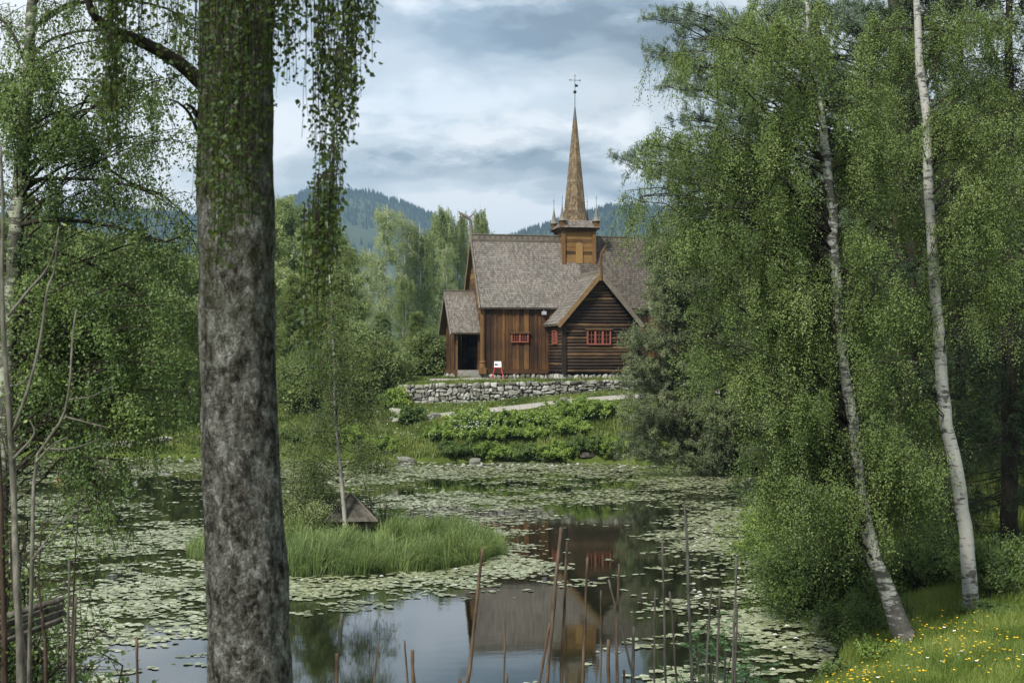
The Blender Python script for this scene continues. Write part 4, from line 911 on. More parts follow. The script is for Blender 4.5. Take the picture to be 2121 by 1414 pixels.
# ---- bare saplings at the left edge
def sapling(label, stems, d, leaves=0, lm='shrub_leaf', cat='sapling', name='sapling', mat='bark_sapling', group=None):
    base = P(stems[0][0][0], 1414, d); x, y = base[0], base[1]; zb = float(H(x, y)); base = np.array((x, y, zb)); root = empty(name, base, label=label, cat=cat, group=group)
    g = Geo(off=base); first = True; gl = Geo(off=base)
    for s_ in stems:
        r0 = s_[-1]; l = s_[:-1]; q = [P(a_, b_, d+RNG.normal(0, .05)) for a_, b_ in l]
        if l[0][1] >= 1400: q = [np.array((q[0][0], q[0][1], zb-.1))]+q
        c = catmull(q, 18); g.tube(c, np.linspace(r0*.8, r0*.25, 18)/F*d*RNG.uniform(.9, 1.12, 18), 7)
        if leaves:
            n = leaves; i_ = RNG.integers(4, 18, n); C = c[i_]+RNG.normal(0, .05, (n, 3)); gl.leaves(C, rdir(n, .7)+np.array((0, 0, -.3)), RNG.uniform(.02, .042, n), RNG.uniform(.014, .028, n), RNG.random(n))
    g.build('stems', M[mat], root, True)
    if leaves: gl.build('crown', M[lm], root)
    return root
sapling('grey many stemmed bare sapling rising along the left edge', [[(44,1414),(34,1200),(28,1000),(20,860),(8,700),(4,560),(6,430),(0,300),12],[(24,900),(60,800),(84,700),(98,600),(113,560),(118,500),5],[(16,655),(60,600),(95,560),(112,520),(122,470),4],
    [(28,950),(70,900),(62,870),4],[(20,800),(40,795),(60,780),3]], 9, 5)
sapling('brown forked bare sapling leaning right beside the grey one', [[(60,1414),(66,1200),(72,970),(100,910),(132,860),(145,790),(150,700),(158,640),6],[(132,862),(170,872),(225,886),(240,888),2.5],[(140,828),(190,820),(240,796),2.5],[(90,930),(150,928),(210,908),2.5],[(72,960),(110,920),(140,905),3],[(66,1160),(110,1100),(145,1060),3]], 8.6, 5)
sapling('dark leafy stem cluster at the lower left corner', [[(10,1414),(6,1200),(2,1000),(-6,860),10],[(95,1414),(90,1300),(80,1200),(88,1080),6],[(145,1414),(150,1300),(156,1150),(166,1010),4],[(60,1414),(30,1250),(20,1100),7]], 9.4, 40, 'shrub_dark', mat='bark_brown')

# ---- generic shrubs
def shrub(label, px, d, hgt_, wid, leafmat='shrub_leaf', n=30, size=(.09, .06), droop=.25, cat='shrub', group=None, nleaf=14, sub=6, name='shrub', zoff=0, lx=None, twig=(.2, .5), xy=None):
    x, y = (PX(px, d), d) if xy is None else xy; zb = float(H(x, y)) if zoff is None else max(float(H(x, y)), 0)+zoff
    base = np.array((x, y, zb)); root = empty(name, base, label=label, cat=cat, group=group)
    T = []
    for _ in range(n):
        a_ = RNG.uniform(0, 2*math.pi); r = math.sqrt(RNG.random()); h_ = hgt_*RNG.uniform(.25, 1)*(1-.55*r*r); T.append((base[0]+math.cos(a_)*r*wid, base[1]+math.sin(a_)*r*wid*.8, zb+h_))
    T = np.array(T); foot = base+np.stack((RNG.normal(0, wid*.12, n), RNG.normal(0, wid*.12, n), np.full(n, -.05)), 1)
    s_ = np.linspace(0, 1, 6)[None, :, None]; mid = foot*.5+T*.5; mid[:, 2] += hgt_*.15
    Lb = (1-s_)**2*foot[:, None]+2*s_*(1-s_)*mid[:, None]+s_*s_*T[:, None]
    gb = Geo(off=base); gl = Geo(off=base); gb.tubes(Lb, np.linspace(.016, .005, 6)[None]*np.ones((n, 1))*min(1.5, hgt_/1.2), 5)
    crown(Lb, gl, size=size, sub=sub, subL=(twig[0]*hgt_*.6, twig[1]*hgt_*.6), nst=3, stL=(.1*hgt_, .3*hgt_), droop=droop, nleaf=nleaf, gw=gb, jit=.04*hgt_, frac=.3)
    gb.build('stems', M['bark_dark'], root); gl.build('foliage', M[leafmat], root); return root
# far bank shrubs
FB = [('bright leafy bush below the path left of the flowers', 925, 91.4, 1.1, 1.5), ('bright green bush rising beside the white flowers', 985, 93.0, 1.35, 1.9), ('broad light green bush on the bank right of the white flowers', 1060, 92.4, 1.3, 2.1),
      ('leafy bush on the bank straight below the log gable window', 1130, 92.4, 1.15, 1.9), ('tall lush green bush below the path right of the log gable', 1195, 93.0, 1.5, 2.0), ('leafy bush touching the olive pine on the bank', 1250, 92.2, 1.6, 1.9),
      ('yellowish leafy bush in the middle of the bank under the white flowers', 1010, 91.0, 1.0, 1.5), ('lush leafy bush low on the bank under the broad light green one', 1090, 90.9, 1.1, 1.6), ('lush leafy bush low on the bank left of the olive pine', 1180, 90.9, 1.1, 1.6)]
for lb, px, d, h_, w_ in FB: shrub(lb, px, d, h_*(.72 if px > 1040 else .85), w_, 'shrub_leaf', 64, (.11, .08), nleaf=26)
FW = [('low dark bush overhanging the water below the white flowers', 945, 89.5, .8, 1.2), ('low dark bush at the waterline in the middle of the bank', 1020, 89.4, .8, 1.3), ('low dark waterside bush right of the middle bush', 1085, 89.2, .85, 1.4), ('low dark waterside bush under the tallest bank bush', 1150, 89.0, .9, 1.4), ('low dark waterside bush second left of the olive pine', 1215, 88.8, 1.0, 1.3), ('low dark waterside bush touching the olive pine', 1270, 88.4, 1.0, 1.3),
      ('low leafy clump at the waterline left of the flat grey stone', 790, 91.2, .7, 1.2), ('small leafy clump low on the bank beyond the island birch', 730, 92.3, .9, 1.2), ('small green clump at the waterline just right of the thick trunk', 625, 93.2, 1.0, 1.3)]
for lb, px, d, h_, w_ in FW: shrub(lb, px, d, h_*1.15, w_, 'shrub_leaf' if int(px) % 2 == 0 else 'shrub_dark', 34, (.10, .075), nleaf=22)
shrub('small dark bush beside the two stones on the bank', 850, 94.2, 1.2, 1.0, 'shrub_dark', 24, (.15, .11))
shrub('small leafy bush at the left foot of the stone wall', 815, 99.0, 1.3, 1.0, 'shrub_leaf', 24, (.15, .11))
# big rounded willow-like bush left of the wall
shrub('big rounded grey green willow bush left of the stone wall', 745, 101.5, 5.6, 3.0, 'bg_leaf_dark', 90, (.20, .14), nleaf=20, name='willow_bush', sub=8)
shrub('rounded dark bush behind the small birch trunk', 655, 100.5, 4.6, 2.6, 'bg_leaf_dark', 80, (.20, .14), nleaf=18, name='willow_bush', sub=8)
shrub('dark green bush at the left corner of the porch', 895, 112, 4.0, 2.4, 'bg_leaf_dark', 60, (.20, .14), nleaf=16, name='willow_bush', sub=7)
# right bank bushes
shrub('light green bush hanging over the water under the leaning birch', 1690, 35.5, 2.7, 1.7, 'shrub_dark', 80, (.06, .045), nleaf=24, sub=8)
shrub('yellowish green bush at the water edge left of the leaning birch', 1630, 44, 2.6, 1.6, 'shrub_leaf', 60, (.07, .05), nleaf=16, sub=7)
shrub('dark bush at the foot of the leaning birch trunk', 1800, 30.5, 1.5, 1.2, 'shrub_dark', 46, (.05, .038), nleaf=18)
shrub('dark undergrowth bush between the two birch trunks', 1925, 34, 1.8, 1.6, 'shrub_dark', 44, (.06, .04), nleaf=14)
shrub('dark bush right of the clean white birch trunk', 2085, 31.5, 1.5, 1.4, 'shrub_dark', 46, (.055, .04), nleaf=16)
shrub('low fern like weeds round the foot of the leaning birch', 0, 0, .55, .7, 'shrub_leaf', 26, (.05, .028), nleaf=10, xy=(7.35, 27.4))
shrub('low weeds in the grass at the foot of the clean white birch', 0, 0, .5, .8, 'shrub_dark', 26, (.05, .028), nleaf=12, xy=(9.75, 29.3))
shrub('ragged low weeds at the meadow edge where it meets the lily pads', 0, 0, .5, .6, 'shrub_dark', 24, (.05, .03), nleaf=12, xy=(6.2, 26.4))
shrub('green bush on the shore behind the lily bed at right', 1560, 79, 2.6, 2.6, 'shrub_dark', 40, (.15, .10), nleaf=14)
# rowan by the fence: pinnate leaves
def rowan(label, px, d, top_y, wpx, n, seed):
    x = PX(px, d); zb = float(H(x, d)); base = np.array((x, d, zb)); root = empty('rowan_shrub', base, label=label, cat='shrub'); zt = P(0, top_y, d)[2]
    gb = Geo(off=base); C_, A_ = [], []; gl = Geo(off=base); w = wpx/F*d
    for _ in range(n):
        a_ = RNG.uniform(0, 6.28); r = math.sqrt(RNG.random()); h_ = zb+(zt-zb)*RNG.uniform(.3, 1)*(1-.35*r*r); T = np.array((x+math.cos(a_)*r*w, d+math.sin(a_)*r*w*.8, h_)); mid = (base+T)/2+np.array((0, 0, .25))
        s_ = np.linspace(0, 1, 7)[:, None]; c = (1-s_)**2*base+2*s_*(1-s_)*mid+s_*s_*T; gb.tube(c, np.linspace(.010, .003, 7), 5)
        for _ in range(14):
            s0 = c[RNG.integers(3, 7)]+RNG.normal(0, .03, 3); dv = rdir(1, .4)[0]; Lr = RNG.uniform(.12, .2); side = np.cross(dv, (0, 0, 1.)); side /= np.linalg.norm(side)
            e_ = s0+dv*Lr+np.array((0, 0, -.03)); gb.tube([s0, (s0+e_)/2+np.array((0, 0, .012)), e_], [.0015]*3, 3)
            tt = RNG.random()*.6
            for j in range(6):
                o_ = s0+(e_-s0)*(.25+.14*j)
                for sg in (-1, 1): C_.append(o_); A_.append(side*sg+dv*.5+np.array((0, 0, -.25)))
            C_.append(e_); A_.append(dv)
    n_ = len(C_); A_ = np.array(A_); A_ /= np.linalg.norm(A_, axis=1, keepdims=True); C_ = np.array(C_)
    up = np.array((0, 0, 1.))+RNG.normal(0, .25, (n_, 3)); Bv = np.cross(A_, up); Bv /= np.linalg.norm(Bv, axis=1, keepdims=True); L = RNG.uniform(.04, .058, n_)[:, None]; Wd = L*.36
    gl.batch(np.stack((C_, C_+A_*L*.4+Bv*Wd*.5, C_+A_*L, C_+A_*L*.4-Bv*Wd*.5), 1), [(0, 1, 2, 3)], RNG.random(n_))
    gb.build('stems', M['bark_dark'], root); gl.build('foliage', M['rowan_leaf'], root)
rowan('young rowan with feathery leaves behind the grey fence poles', 1480, 14.0, 1225, 85, 40, 1)
rowan('smaller rowan shoot low behind the fence at the bottom', 1560, 13.2, 1290, 50, 12, 2)
shrub('leafy maple shoot low at the bottom left behind the fence', 215, 12.0, 1.75, .42, 'shrub_dark', 26, (.06, .05), nleaf=8, sub=4)
shrub('dense dark shrub filling the lower left corner', 30, 11.5, 2.5, .45, 'shrub_dark', 46, (.036, .028), nleaf=16, sub=6)
shrub('yellow green leafy shoot along the left edge of the pond', 10, 14, 3.6, .4, 'shrub_dark', 34, (.04, .03), nleaf=9, sub=5)

# ---- background trees: four templates, copied
def bg_template(kind, seed):
    root = None; h_ = 12.0
    tp = np.array([(0, 0, -.3), (.1, .1, 3), (-.1, 0, 7), (.1, 0, 10.5), (.1, .05, h_)]); tr = np.array([.15, .13, .10, .06, .02])
    n = 120; T = []
    for _ in range(n):
        t = RNG.random()
        if kind == 'weeping': z = 2.5+9.3*t; rr = (.7+1.9*math.sin(min(1, (z-1)/10.8)*math.pi*.93)**.8)
        elif kind == 'open': z = 3.5+8.3*t; rr = 1.5*(1-.45*t)
        elif kind == 'dense': z = .8+10.8*t; rr = 3.3*math.sin(min(1, .25+.75*t)*math.pi)**.6+.3
        else: z = .6+11*t; rr = 2.5*(1-t)**.6+.4
        a_ = RNG.uniform(0, 6.28); r = rr*math.sqrt(RNG.random()); T.append((math.cos(a_)*r, math.sin(a_)*r, z))
    T = np.array(T)
    kw = dict(weeping=dict(size=(.12, .085), sub=4, subL=(.3, .9), nst=5, stL=(.5, 1.5), droop=.92, nleaf=13, jit=.07),
              open=dict(size=(.11, .075), sub=3, subL=(.3, .9), nst=4, stL=(.4, 1.0), droop=.7, nleaf=9, jit=.08),
              dense=dict(size=(.17, .12), sub=6, subL=(.4, 1.0), nst=4, stL=(.3, .7), droop=.35, nleaf=17, jit=.12),
              cone=dict(size=(.16, .11), sub=6, subL=(.4, .9), nst=4, stL=(.3, .8), droop=.5, nleaf=15, jit=.1))[kind]
    return plant_tree('background_tree', 'x', 'tree', tp, tr, [(limb_paths(tp, T, rise=.3, low=.6), {})], M['bg_leaf'] if kind in ('weeping', 'open') else M['bg_leaf_dark'] if kind == 'cone' else M['bg_leaf'],
        M['bark_far'], kw, sides=8, branchmat=M['bark_far'] if kind == 'open' else M['bark_dark'])
TPL = {k: bg_template(k, i) for i, k in enumerate(('weeping', 'open', 'dense', 'cone'))}
used = set()
def bg(kind, px, d, topy, wscale, rz, label, group=None):
    o = TPL[kind] if kind not in used else copy_tree(TPL[kind]); used.add(kind)
    x = PX(px, d); zb = float(H(x, d)); zt = P(0, topy, d)[2]; s_ = (zt-zb)/12.6
    o.location = (x, d, zb); o.rotation_euler = (0, 0, rz); o.scale = (s_*wscale, s_*wscale, s_)
    o['label'] = label
    if group: o['group'] = group
    elif 'group' in o: del o['group']
    o.name = {'weeping': 'birch_tree', 'open': 'birch_tree', 'dense': 'broadleaf_tree', 'cone': 'broadleaf_tree'}[kind]
GB = 'trees behind the pond'
for a_ in [('open', 800, 182, 412, .9, .5, 'pale open birch with white stem rising tallest left of the church'), ('open', 838, 188, 432, .8, 2.1, 'thin pale birch just right of the tallest open birch'),
           ('weeping', 912, 196, 412, .62, .2, 'weeping birch with drooping top a little left of the gable finial'), ('weeping', 948, 200, 424, .5, 1.4, 'weeping birch showing behind the dragon finial of the nave'),
           ('weeping', 996, 204, 415, .52, 3.0, 'round topped weeping birch above the left end of the church ridge'), ('weeping', 870, 190, 452, .7, 4.0, 'weeping birch left of the church porch roof'), ('open', 765, 185, 505, .9, 1.0, 'low open birch between the leafy tree and the tallest open birch'),
           ('open', 925, 170, 500, .8, 3.6, 'open birch with pale stems close behind the porch'), ('weeping', 840, 165, 560, .75, 5.0, 'lower weeping birch under the thin pale birch'),
           ('dense', 660, 108, 425, .8, 1.0, 'full light green tree directly behind the hanging birch twigs'), ('dense', 590, 150, 395, .8, 2.0, 'tall leafy tree just right of the thick foreground trunk'),
           ('dense', 722, 130, 500, .7, 3.1, 'rounded leafy tree left of the open birches'), ('cone', 615, 103, 560, 1.0, 4.5, 'bushy green tree low behind the thick foreground trunk'),
           ('cone', 700, 104, 600, 1.0, 5.2, 'bushy green tree low behind the small island birch'), ('cone', 790, 150, 640, 1.2, .9, 'leafy tree filling the gap below the open birches'),
           ('cone', 865, 152, 640, 1.2, 2.9, 'leafy tree low beside the church porch'), ('cone', 930, 150, 660, 1.0, 1.9, 'leafy tree low behind the porch'), ('dense', 500, 118, 400, 1.0, .4, 'leafy tree hidden mostly by the thick foreground trunk')]: bg(*a_)
for i, (k_, px, d, ty) in enumerate([('dense', 395, 112, 520), ('dense', 330, 116, 500), ('weeping', 265, 118, 455), ('dense', 190, 113, 470), ('weeping', 110, 117, 440), ('dense', 40, 115, 430), ('dense', -40, 112, 420), ('cone', 370, 99.5, 700),
        ('cone', 300, 100, 690), ('cone', 225, 99.5, 670), ('cone', 140, 100, 650), ('cone', 60, 99.5, 640), ('cone', -20, 100, 620), ('cone', 420, 103, 640), ('cone', 180, 103, 600)]):
    bg(k_, px, d, ty, 1.15, i*1.7, 'leafy tree in the green belt seen through the weeping birch at left', GB)
for i, (k_, px, d, ty) in enumerate([('dense', 1440, 122, 470), ('dense', 1530, 110, 430), ('weeping', 1620, 100, 330), ('dense', 1720, 92, 300), ('cone', 1600, 82, 560), ('dense', 1850, 80, 200), ('dense', 2000, 78, 150), ('weeping', 2120, 74, 120), ('cone', 1700, 72, 620), ('cone', 1850, 66, 640), ('cone', 2000, 64, 660), ('dense', 2180, 62, 200), ('cone', 2120, 58, 700)]):
    bg(k_, px, d, ty, 1.1, i*2.3, 'leafy tree glimpsed behind the right hand birches and spruces', 'trees deep in the right wood')

# ---- island birch, hut, shrubs
tp, tr = trunk_px([(717,1118,7.2),(716,1105,6.2),(708,1000,5.4),(698,900,5),(694,820,4.6),(692,740,4.0),(686,660,3.4),(684,590,2.6),(680,500,1.5),(678,440,.6)], 47.6)
BI = [(690,620,45,70,9),(720,720,80,60,12),(660,760,50,60,8),(740,840,80,60,14),(650,880,50,60,9),(640,960,40,50,8),(760,930,60,40,9),(620,1010,30,30,4),(700,520,35,50,5)]
T6 = blob_targets(BI, 47.6, 1.1); tr = tr*.8
plant_tree('birch_tree', 'slender young birch with thin pale stem growing on the grassy island', 'tree', tp, tr,
           [(limb_paths(tp, T6, rise=.1, low=.45), {})], M['bg_leaf_dark'], M['bark_island'],
           dict(size=(.055, .042), sub=6, subL=(.3, .8), nst=4, stL=(.3, .9), droop=.7, nleaf=15, jit=.07, clear=clear_front(tp, tr, 1, 12, .95, 1.6)), branch_r=(.022, .006), sides=9)
hx, hy = PX(726, 48.4), 48.4; hz = float(H(hx, hy))-.04
hut = empty('duck_house', (hx, hy, hz), R(8), label='small dark duck house with pointed roof half hidden in the island grass', cat='hut')
g = Geo()
for k in range(14): g.box((-.62+k*.09, -.55, .1), (-.62+k*.09+.082, -.50, .66), random.random()); g.box((-.62+k*.09, .5, .1), (-.62+k*.09+.082, .55, .66), random.random())
for k in range(11):
    for s_ in (-1, 1): g.box((s_*.64-.02, -.5+k*.09, .1), (s_*.64+.02, -.5+k*.09+.082, .66), random.random())
g.build('wall', M['greywood'], hut)
g = Geo()
for c in range(7):
    z0, z1 = .62+c*.115, .62+(c+1)*.115+.03; a0, a1 = .86*(1-c/7.2), .86*(1-(c+1.15)/7.2); 
    Vt = [(sx_*a0, sy_*a0, z0) for sx_, sy_ in c0]+[(sx_*max(a1, .03), sy_*max(a1, .03), z1) for sx_, sy_ in c0]
    g.add(Vt, [(0, 1, 5, 4), (1, 2, 6, 5), (2, 3, 7, 6), (3, 0, 4, 7), (3, 2, 1, 0)], random.random())
g.build('roof', M['roofdark'] if 'roofdark' in M else M['stone_dark'], hut)
g = Geo()
for sx_, sy_ in c0: g.beam((sx_*.88, sy_*.88, .62), (sx_*.03, sy_*.03, 1.50), .05, .04, .6)
g.build('hip_board', M['greywood'], hut)
g = Geo(); g.prism([(-.15, -.56, .2), (.15, -.56, .2), (.15, -.56, .5), (-.15, -.56, .5)], (0, .005, 0)); g.build('entrance', M['black'], hut)
shrub('pale green birch sapling at the left end of the island', 615, 48.5, 3.0, 1.0, 'bg_leaf', 34, (.05, .038), nleaf=10, sub=5)
shrub('dense low green sapling thicket left of the duck house', 640, 46.8, 1.5, .8, 'bg_leaf', 24, (.055, .04), nleaf=10, sub=5)
def twigs(label, px, d, h_, w_, n, leaves):
    x = PX(px, d); zb = float(H(x, d)); base = np.array((x, d, zb)); root = empty('bare_shrub', base, label=label, cat='shrub')
    g = Geo(off=base); gl = Geo(off=base)
    for _ in range(n):
        dx = RNG.normal(0, w_); T = base+np.array((dx, RNG.normal(0, w_*.7), h_*RNG.uniform(.5, 1))); c = catmull([base+np.array((dx*.1, 0, -.05)), (base+T)/2+np.array((-dx*.12, 0, .05)), T], 8); g.tube(c, np.linspace(.011, .003, 8), 4)
        for _ in range(2):
            s_ = c[RNG.integers(3, 7)]; e_ = s_+np.array((RNG.normal(0, .25), RNG.normal(0, .2), RNG.uniform(.1, .35))); g.tube([s_, e_], [.004, .002], 3)
            gl.leaves(e_+RNG.normal(0, .05, (leaves, 3)), rdir(leaves), .04, .03, RNG.random(leaves))
    g.build('stems', M['bark_dark'], root); gl.build('foliage', M['bg_leaf_dark'], root)
twigs('bare twiggy shrub right of the duck house on the island', 795, 48.2, 1.5, .45, 20, 3)
twigs('tall thin twiggy shrub behind the duck house', 770, 49.9, 2.8, .35, 8, 8)
twigs('bare stems left of the duck house', 672, 48.8, 2.2, .35, 9, 8)

# ---- boulders
def boulder(label, px, d, r, sd, mat='stone', group=None):
    x = PX(px, d); g = Geo(); stone(g, (0, 0, r[2]*.3), r, sd, pw=.75); o = g.build('boulder', M[mat], None, False); o.location = (x, d, max(0, float(H(x, d)))); tag(o, label, 'rock', group)
boulder('flat grey stone at the waterline below the path', 842, 89.6, (.75, .4, .28), 1)
boulder('small pale stone at the waterline under the dark bushes', 984, 88.7, (.4, .3, .25), 2)
boulder('dark stone beside the path on the left', 902, 95.0, (.45, .3, .22), 3)
boulder('small light stone at the path edge near the dark one', 940, 95.0, (.3, .25, .2), 4)
boulder('low lichen grey stone at the grassy left end of the wall', 820, 98.3, (.5, .35, .3), 9)
boulder('pale block beside the path below the log gable', 1166, 95.2, (.32, .3, .28), 5)
boulder('brown mossy rock at the water below the leaning birch', 1735, 33.4, (.7, .5, .35), 6, 'stone_dark')
boulder('brown bank rock left of the mossy one', 1690, 35.8, (.5, .4, .28), 7, 'stone_dark')
boulder('dark wet stone under the waterside bushes near the pine', 1215, 88.5, (.5, .35, .22), 8, 'stone_dark')
# rocks along the left far shore
for i, px in enumerate((215, 262, 305, 342)): boulder('grey shore rock half hidden by the weeping birch at left', px, 94.6+.1*i, (.6+.1*(i % 2), .4, .35), 20+i, 'stone', 'rocks on the far left shore')

# ------------------------------------------------------------------ grasses
def grass(name, label, x, y, z, h_, wd, mat, lean=.35, tint=None, cat='grass', seg=2):
    n = len(x); B0 = np.stack((x, y, z), 1); a_ = 3.2*wob(x, y, 1.3)+2.2*wob(y, x, 3.1)+RNG.normal(0, .7, n); dr = np.stack((np.cos(a_), np.sin(a_), a_*0), 1); sd_v = np.stack((-np.sin(a_), np.cos(a_), a_*0), 1)
    # blades face random ways
    a2 = RNG.uniform(0, math.pi, n); sd_v = np.stack((np.cos(a2), np.sin(a2)*.6, a2*0), 1)
    hh_ = (h_*RNG.uniform(.5, 1.15, n))[:, None]; l = np.abs(RNG.normal(0, lean, n))[:, None]; up = np.array((0, 0, 1.)); w = (wd*RNG.uniform(.7, 1.3, n))[:, None]
    p1 = B0+up*hh_*.5+dr*hh_*l*.2; p2 = B0+up*hh_*.85*(1-l*.15)+dr*hh_*l*.6; p3 = B0+up*hh_*(1-.35*l)+dr*hh_*l*1.1
    V = np.stack((B0-sd_v*w*.5, B0+sd_v*w*.5, p1+sd_v*w*.5, p1-sd_v*w*.5, p2+sd_v*w*.32, p2-sd_v*w*.32, p3), 1)
    g = Geo(); g.batch(V, [(0, 1, 2, 3), (3, 2, 4, 5), (5, 4, 6)], RNG.random(n) if tint is None else tint)
    return tag(g.build(name, M[mat]), label, cat, kind='stuff')
n = 62000; a_ = RNG.uniform(0, 6.283, n); r = np.sqrt(RNG.random(n))*1.12
gx_, gy_ = ISL[0]+np.cos(a_)*r*ISL[2], ISL[1]+np.sin(a_)*r*ISL[3]; k_ = (r+wob(gx_, gy_, .9)*.09+wob(gx_, gy_, 2.9)*.05) < 1.02; gx_, gy_ = gx_[k_], gy_[k_]; n = len(gx_); cl = wob(gx_, gy_, 2.2)*.6+wob(gx_, gy_, 5.1)*.5
grass('island_grass', 'long fresh green sedge covering the small island', gx_, gy_, np.maximum(H(gx_, gy_), 0)-.03, (.62+.42*cl)*np.where((np.abs(gx_-hx) < 1.2) & (gy_ < hy+.8) & (gy_ > hy-2.6), .6, 1), .015, 'grass_island', .75, np.clip(RNG.random(n)*.9+cl*.35, 0, 1))
tk = 60; ta = RNG.uniform(0, 6.283, tk); tr_ = np.sqrt(RNG.random(tk))*1.0; tcx, tcy = ISL[0]+np.cos(ta)*tr_*ISL[2], ISL[1]+np.sin(ta)*tr_*ISL[3]; ti_ = RNG.integers(0, tk, 11000)
gx_, gy_ = tcx[ti_]+RNG.normal(0, .16, 11000), tcy[ti_]+RNG.normal(0, .16, 11000)
grass('sedge_tussocks', 'taller coarse sedge tussocks standing out of the island grass', gx_, gy_, np.maximum(H(gx_, gy_), 0)-.03, (.75+.35*RNG.random(tk)[ti_])*np.where((np.abs(gx_-hx) < 1.3) & (gy_ < hy+.8) & (gy_ > hy-3), .4, 1), .018, 'grass_island', .6, np.clip(RNG.random(11000)*.6+.5*RNG.random(tk)[ti_], 0, 1))
# far bank grass
n = 120000; x = RNG.uniform(-24, 13, n); y = RNG.uniform(88.5, 108, n); s_ = sdist(x, y); z = H(x, y)
k_ = (s_ > .1) & ~((y > np.where(x < -8, 95.4, 94.5)) & (y < 97.6)) & ~((x > -9.5) & (y > 99.1) & (y < 100.3)) & ~((x > -6) & (x < 12) & (y > 102.6+x*.05) & (y < 104.2+x*.05)) & ~((x > -3) & (y > 104.5+x*.2)) & ~((x > 2) & (y > 101)) ; x, y, z = x[k_], y[k_], z[k_]
cl = wob(x, y, .9); h_ = np.where(y > 99, .22, np.where((y > 93.6) & (x > -8), .22, .42+.2*cl))
grass('bank_grass', 'rough yellowish green grass on the far bank and terrace', x, y, z-.02, h_, .05, 'grass_bank', .4, np.clip(RNG.random(len(x))*.6+.2+.3*cl, 0, 1))
# left far bank
n = 30000; x = RNG.uniform(-48, -24, n); y = RNG.uniform(92, 108, n); k_ = (sdist(x, y) > .1) & ~((y > 95.3) & (y < 97.6)); x, y = x[k_], y[k_]
grass('shore_grass', 'dull grass on the far left shore behind the weeping birch', x, y, H(x, y)-.02, .4, .05, 'grass_bank', .4)
# meadow right front
n = 130000; x = RNG.uniform(4.2, 13, n); y = RNG.uniform(20, 36, n); k_ = (sdist(x, y) > .05) & (x > PX(1560, y)) & (x < PX(2220, y)); x, y = x[k_], y[k_]; cl = wob(x, y, 1.6)
grass('meadow_grass', 'tall green meadow grass on the near right bank', x, y, H(x, y)-.02, .36+.14*cl+.22*np.exp(-sdist(x, y)/.5)*(cl > -.2), .009, 'grass_meadow', .5, np.clip(RNG.random(len(x))*.6+.2+.25*cl, 0, 1))
n = 30000; x = RNG.uniform(7, 24, n); y = RNG.uniform(34, 62, n); k_ = (sdist(x, y) > .1); x, y = x[k_], y[k_]
grass('woodland_grass', 'sunlit grass between the trees of the right wood', x, y, H(x, y)-.02, .4, .03, 'grass_meadow', .35)
n = 26000; x = RNG.uniform(-10, 6, n); y = RNG.uniform(9, 25, n); k_ = (sdist(x, y) > .05) & ((y > 17) | (x > 99) | (x < -3)); x, y = x[k_], y[k_]
grass('slope_grass', 'grass on the near slope below the pole fence', x, y, H(x, y)-.02, .35, .012, 'grass_meadow', .35)

# ------------------------------------------------------------------ lily pads and flowers
def inv(x, y): return CX+x/y*F, HY+EYE/y*F
def gs(px, py, cx, cy, rx, ry): return np.exp(-(((px-cx)/rx)**2+((py-cy)/ry)**2))
n = 420000
yy = 1/RNG.uniform(1/93, 1/26.5, n)            # denser near: uniform per image row
yy = RNG.uniform(26.5, 93, n); xx = RNG.uniform(-.40, .25, n)*yy
s_ = sdist(xx, yy); ri = np.hypot((xx-ISL[0])/ISL[2], (yy-ISL[1])/ISL[3])+wob(xx, yy, .9)*.09+wob(xx, yy, 2.9)*.05
px, py = inv(xx, yy)
nz = wob(xx, yy*.7, .55)*.4+wob(xx+7, yy+3, 1.7)*.35+wob(xx-3, yy*1.7+9, 3.9)*.3
base_ = np.full(n, .42)
base_ += .24*gs(px, py, 250, 1210, 260, 130)+.2*gs(px, py, 200, 960, 400, 22)+.45*gs(px, py, 1100, 975, 500, 18)+.35*gs(px, py, 1480, 1090, 130, 110)+.5*gs(px, py, 980, 1130, 160, 60)+.35*gs(px, py, 760, 1215, 240, 26)+.2*gs(px, py, 1000, 1035, 300, 12)
base_ -= .6*gs(px, py, 1200, 1130, 120, 42)+.5*gs(px, py, 300, 1010, 200, 26)+.3*gs(px, py, 330, 1080, 90, 30)+.25*gs(px, py, 200, 1150, 150, 16)+.3*gs(px, py, 380, 1250, 70, 22)+.3*gs(px, py, 300, 1370, 200, 30)+.85*gs(px, py, 850, 1340, 330, 95)+.8*gs(px, py, 1290, 1120, 120, 50)+.40*gs(px, py, 1150, 1360, 300, 90)+.3*gs(px, py, 1080, 1010, 500, 14)+.45*gs(px, py, 1150, 1060, 240, 14)+.5*gs(px, py, 380, 1030, 60, 14)+.35*gs(px, py, 1180, 1180, 120, 40)+.4*gs(px, py, 100, 1400, 300, 50)
base_ -= .22*((py > 1215) & (px > 600) & (px < 1500))
prob = np.clip((base_+nz*1.5-.20)*1.2, 0, 1)
k_ = (RNG.random(n) < prob*.52) & (s_ < -.25) & (ri > 1.03); xx, yy, px, py = xx[k_], yy[k_], px[k_], py[k_]
order = np.argsort(yy); xx, yy, px, py = xx[order], yy[order], px[order], py[order]
infr = (px > 0) & (px < 2121) & (py < 1412); idx = np.where(infr)[0][:300]
def pad_outline(r=1.0):
    a_ = np.concatenate(([.0], np.linspace(.22, 2*math.pi-.22, 12))); rr = np.concatenate(([.12], np.full(12, 1.0))); return np.stack((rr*np.cos(a_)*r, rr*np.sin(a_)*r, np.zeros(13)), 1)
PO = pad_outline()
rest = np.ones(len(xx), bool); rest[idx] = False; xr, yr = xx[rest], yy[rest]; n = len(xr)
ang = RNG.uniform(0, 6.283, n); rad_ = RNG.uniform(.04, .105, n); tx, ty = RNG.normal(0, .05, n), RNG.normal(0, .05, n)
